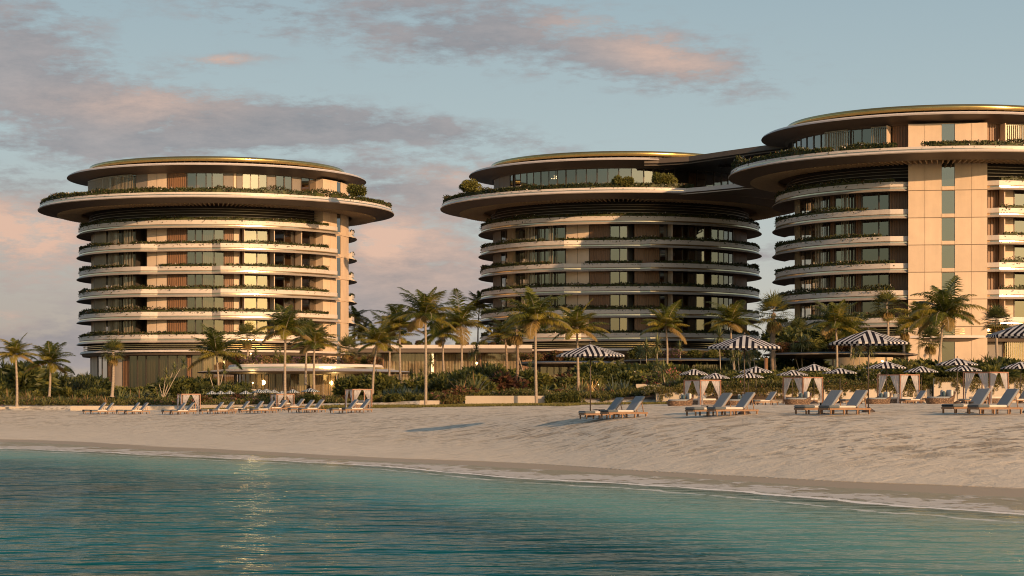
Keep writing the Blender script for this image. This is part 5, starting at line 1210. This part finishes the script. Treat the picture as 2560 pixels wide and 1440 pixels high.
umb=[(1476,861,86,888,97,'first large striped parasol from left, over the first big pair of loungers'),(1861,838,96,868,87,'second large striped parasol, over the second big pair of loungers'),(2171,825,99,857,84,'third large striped parasol, over the third big pair of loungers'),(2574,804,104,838,80,'fourth large striped parasol, cut by the right edge of the photo'),
(1735,922,40,936,168,'small striped parasol at the first right cabana, left of its twin'),(1788,932,38,945,160,'lower small striped parasol in front of the first right cabana'),(1890,916,46,930,150,'small striped parasol right of the second large pole'),(1871,930,40,943,158,'lower small striped parasol overlapping the pole of the second large one'),(1981,925,40,937,160,'small striped parasol left of the second right cabana'),(2035,910,46,925,146,'small striped parasol above the second right cabana'),(2100,920,44,932,152,'small striped parasol right of the second right cabana'),
(2216,903,52,919,138,'small striped parasol in front of the lit wall lamps'),(2303,915,43,929,152,'small striped parasol above the right side of the third right cabana'),(2393,895,53,911,134,'small striped parasol before the lower pier with a ball finial'),(2409,912,46,926,146,'small striped parasol just below and right of the ball finial one'),(2552,904,50,920,140,'small striped parasol at the right edge behind the fourth right cabana')]
for u in umb: umbrella(*u,stripe='stripe' if u[2]>70 else 'stripe_s')
sm=[(530,977,15),(552,977,15),(575,976.5,16),(614,976.5,17),(648,973,20),(666,972,18),(685,974,15),(705,977,13),(732,973,18),(776,970.5,24)]
for i,(px,yt,hw) in enumerate(sm): umbrella(px,yt,hw,yt+8,196-(hw-13)*.6,f'tiny blue and white far parasol, {ords[i]} from left before the oval pavilion',stripe='stripe_b')
# ------------------------------------------------------------------ cabanas
def cabana(pxl,pxm,pxr,ytop,ybase,D,label,day=True):
    """pxl: back-left post, pxm: near corner post, pxr: right post"""
    a=(pxm-pxl)/F*D; b=(pxr-pxm)/F*D; S=hypot(a,b); phi=atan2(a,b)   # front edge runs right and away
    x=wx(pxm,D); T=empty('beach_cabana',(x,D,CH+(1000-ybase)/F*D),phi*.92,label=label,cat='cabana',group='curtained beach cabanas')
    T.location.z=min(gz(x,D)+.02,CH+(1000-ybase)/F*D); h=CH+(1000-ytop)/F*D-T.location.z
    cs=[(0,0),(S,0),(S,S),(0,S)]
    for (X,Y) in cs:
        f=MB(); f.box((X,Y,(h-.06)/2),(.032,.032,(h-.06)/2)); f.build('post',M['redwood'],T)
    f=MB()
    for (X,Y,hx,hy) in ((S/2,0,S/2+.035,.035),(S/2,S,S/2+.035,.035)): f.box((X,Y,h-.02),(hx,hy,.04))
    for X in (0,S): f.box((X,S/2,h-.022),(.033,S/2-.036,.036))
    for i in range(4): f.box((S*(i+1)/5,S/2,h-.02),(.02,S/2-.036,.025))
    f.build('top_frame',M['redwood'],T)
    def drape(x0,y0,dx,dy):
        """curtain hanging from the beam, gathered toward the post at (x0,y0)"""
        cb=MB(); nx,nz=16,14; Wt=S*.40; ht=h-.07
        P=[]
        for j in range(nz+1):
            t=j/nz; z=ht*(1-t)+.03; k=(1-t/.62)**1.0 if t<.62 else 0; w=.10+(Wt-.10)*max(0,k)**.9+ (.07*(t-.62)/.38 if t>.62 else 0)
            row=[]
            for i in range(nx+1):
                s=i/nx; fo=.035*sin(s*pi*9)+.01*sin(s*31+j)
                row.append((x0+dx*(w*s+.04)+dy*fo,y0+dy*(w*s+.04)+dx*fo,z))
            P.append(row)
        for j in range(nz):
            for i in range(nx): cb.quad(P[j+1][i],P[j+1][i+1],P[j][i+1],P[j][i],sm=True)
        cb.tube([(x0+dx*.02-dy*.05,y0+dy*.02-dx*.05,ht*.38),(x0+dx*.16-dy*.05,y0+dy*.16-dx*.05,ht*.38)],.03,5)
        cb.build('curtain',M['sheer'],T)
    drape(0.06,0,1,0); drape(S-.06,0,-1,0); drape(0,.08,0,1); drape(0,S-.08,0,-1)
    if day:
        b=MB(); rbox(b,(S/2,S/2,.20),(S*.40,S*.40,.17),.04); b.build('daybed',M['wicker'],T)
        b=MB(); rbox(b,(S/2,S/2,.44),(S*.39,S*.39,.068),.04); b.build('mattress',M['cushion_c'],T)
        b=MB(); rbox(b,(S*.72,S*.75,.60),(.26,.10,.14),.04,rz=R(-35)); b.build('pillow',M['cushion'],T)
cab=[(435,454.5,497,985,1037,176,'far cabana nearest the left, behind the third pair of small loungers'),(671,692,732,985,1022,178,'far cabana behind the trunk of the tall coconut palm'),(858,882,927,973,1024,162,'far cabana behind the last pair of small loungers'),
(1712,1751,1803,950,1014,150,'first right cabana with pale curtains, beside the leftmost wicker daybed'),(1962,2007,2060,943,1013,150,'second right cabana with pale curtains beside the scaly fan palm'),(2201,2250,2304,936,1011,146,'third right cabana with pale curtains below the wall lamps'),(2418,2474,2529,930,1010,142,'fourth right cabana with pale curtains nearest the right edge')]
for c in cab: cabana(*c)
# ------------------------------------------------------------------ wicker daybeds
def daybed(px,D,label,rz=R(22),sc=1.0):
    x=wx(px,D); T=empty('wicker_daybed',(x,D,gz(x,D)+.0),rz,label=label,cat='daybed',group='round wicker daybeds'); T.scale=(sc,)*3
    mb=MB(); n=40; rx,ry=.98,.72
    def rimz(a): return .34+.42*max(0,cos(a-R(8)))**1.3
    for k in range(n):
        a,b=2*pi*k/n,2*pi*(k+1)/n
        def P(r,t,z): return (rx*r*cos(t),ry*r*sin(t),z)
        za,zb=rimz(a),rimz(b)
        mb.quad(P(.86,a,0),P(.86,b,0),P(1+.05*(zb-.36),b,zb),P(1+.05*(za-.36),a,za)); mb.quad(P(1+.05*(za-.36),a,za),P(1+.05*(zb-.36),b,zb),P(.93,b,zb),P(.93,a,za)); mb.quad(P(.93,a,za),P(.93,b,zb),P(.90,b,.2),P(.90,a,.2))
    mb.poly([(rx*.88*cos(2*pi*k/n),ry*.88*sin(2*pi*k/n),.2) for k in range(n)])
    mb.build('wicker_shell',M['wicker'],T)
    c=MB(); pr=[(.01,.44,0,0),(.78,.44,0,0),(.86,.40,0,0),(.86,.28,0,0),(.01,.27,0,0)]; c.sweep(pr,arc(-pi,pi,R(12)),capends=False); c.v=[(x_*rx,y_*ry,z_) for x_,y_,z_ in c.v]; c.build('seat_cushion',M['cushion'],T)
    for (X,Y,r_,mm,nm) in ((.56,-.18,84,'cushion_c','back_pillow'),(.38,.36,60,'cushion','back_pillow'),(.30,.10,76,'pillow_t','small_pillow')):
        p=MB(); rbox(p,(X,Y,.62 if nm=='back_pillow' else .60),(.34 if nm=='back_pillow' else .2,.085,.22 if nm=='back_pillow' else .16),.06,rz=R(r_)); p.build(nm,M[mm],T)
for px,D,l,s in ((1700,140,'wicker daybed with a dark pillow left of the first right cabana',1.0),(1842,138,'wicker daybed half hidden behind the second pair of big loungers',.9),(1994,138,'wicker daybed in front of the second right cabana',1.02),(2195,136,'wicker daybed half hidden behind the third pair of big loungers',.95),(2350,134,'large wicker daybed between the third and fourth right cabanas',1.08)): daybed(px,D,l,sc=s)
# ------------------------------------------------------------------ side tables
def table(px,D,label,sc=1.0):
    x=wx(px,D); T=empty('side_table',(x,D,gz(x,D)+.02),0,label=label,cat='side table',group='small dark side tables'); T.scale=(sc,)*3
    m1=MB(); m1.tube([(0,0,.40),(0,0,.43)],.26,20); m1.build('table_top',M['pole'],T)
    m1=MB(); m1.tube([(0,0,.02),(0,0,.40)],.035,8); m1.tube([(0,0,0),(0,0,.02)],.17,16); m1.build('pedestal',M['pole'],T)
    return T
table(1768,86.6,'round dark side table between the second pair of big loungers'); table(2052,83.6,'round dark side table between the third pair of big loungers'); table(2424,80.2,'round dark side table between the last pair of big loungers'); table(1498,93,'round dark side table between the first pair of big loungers')
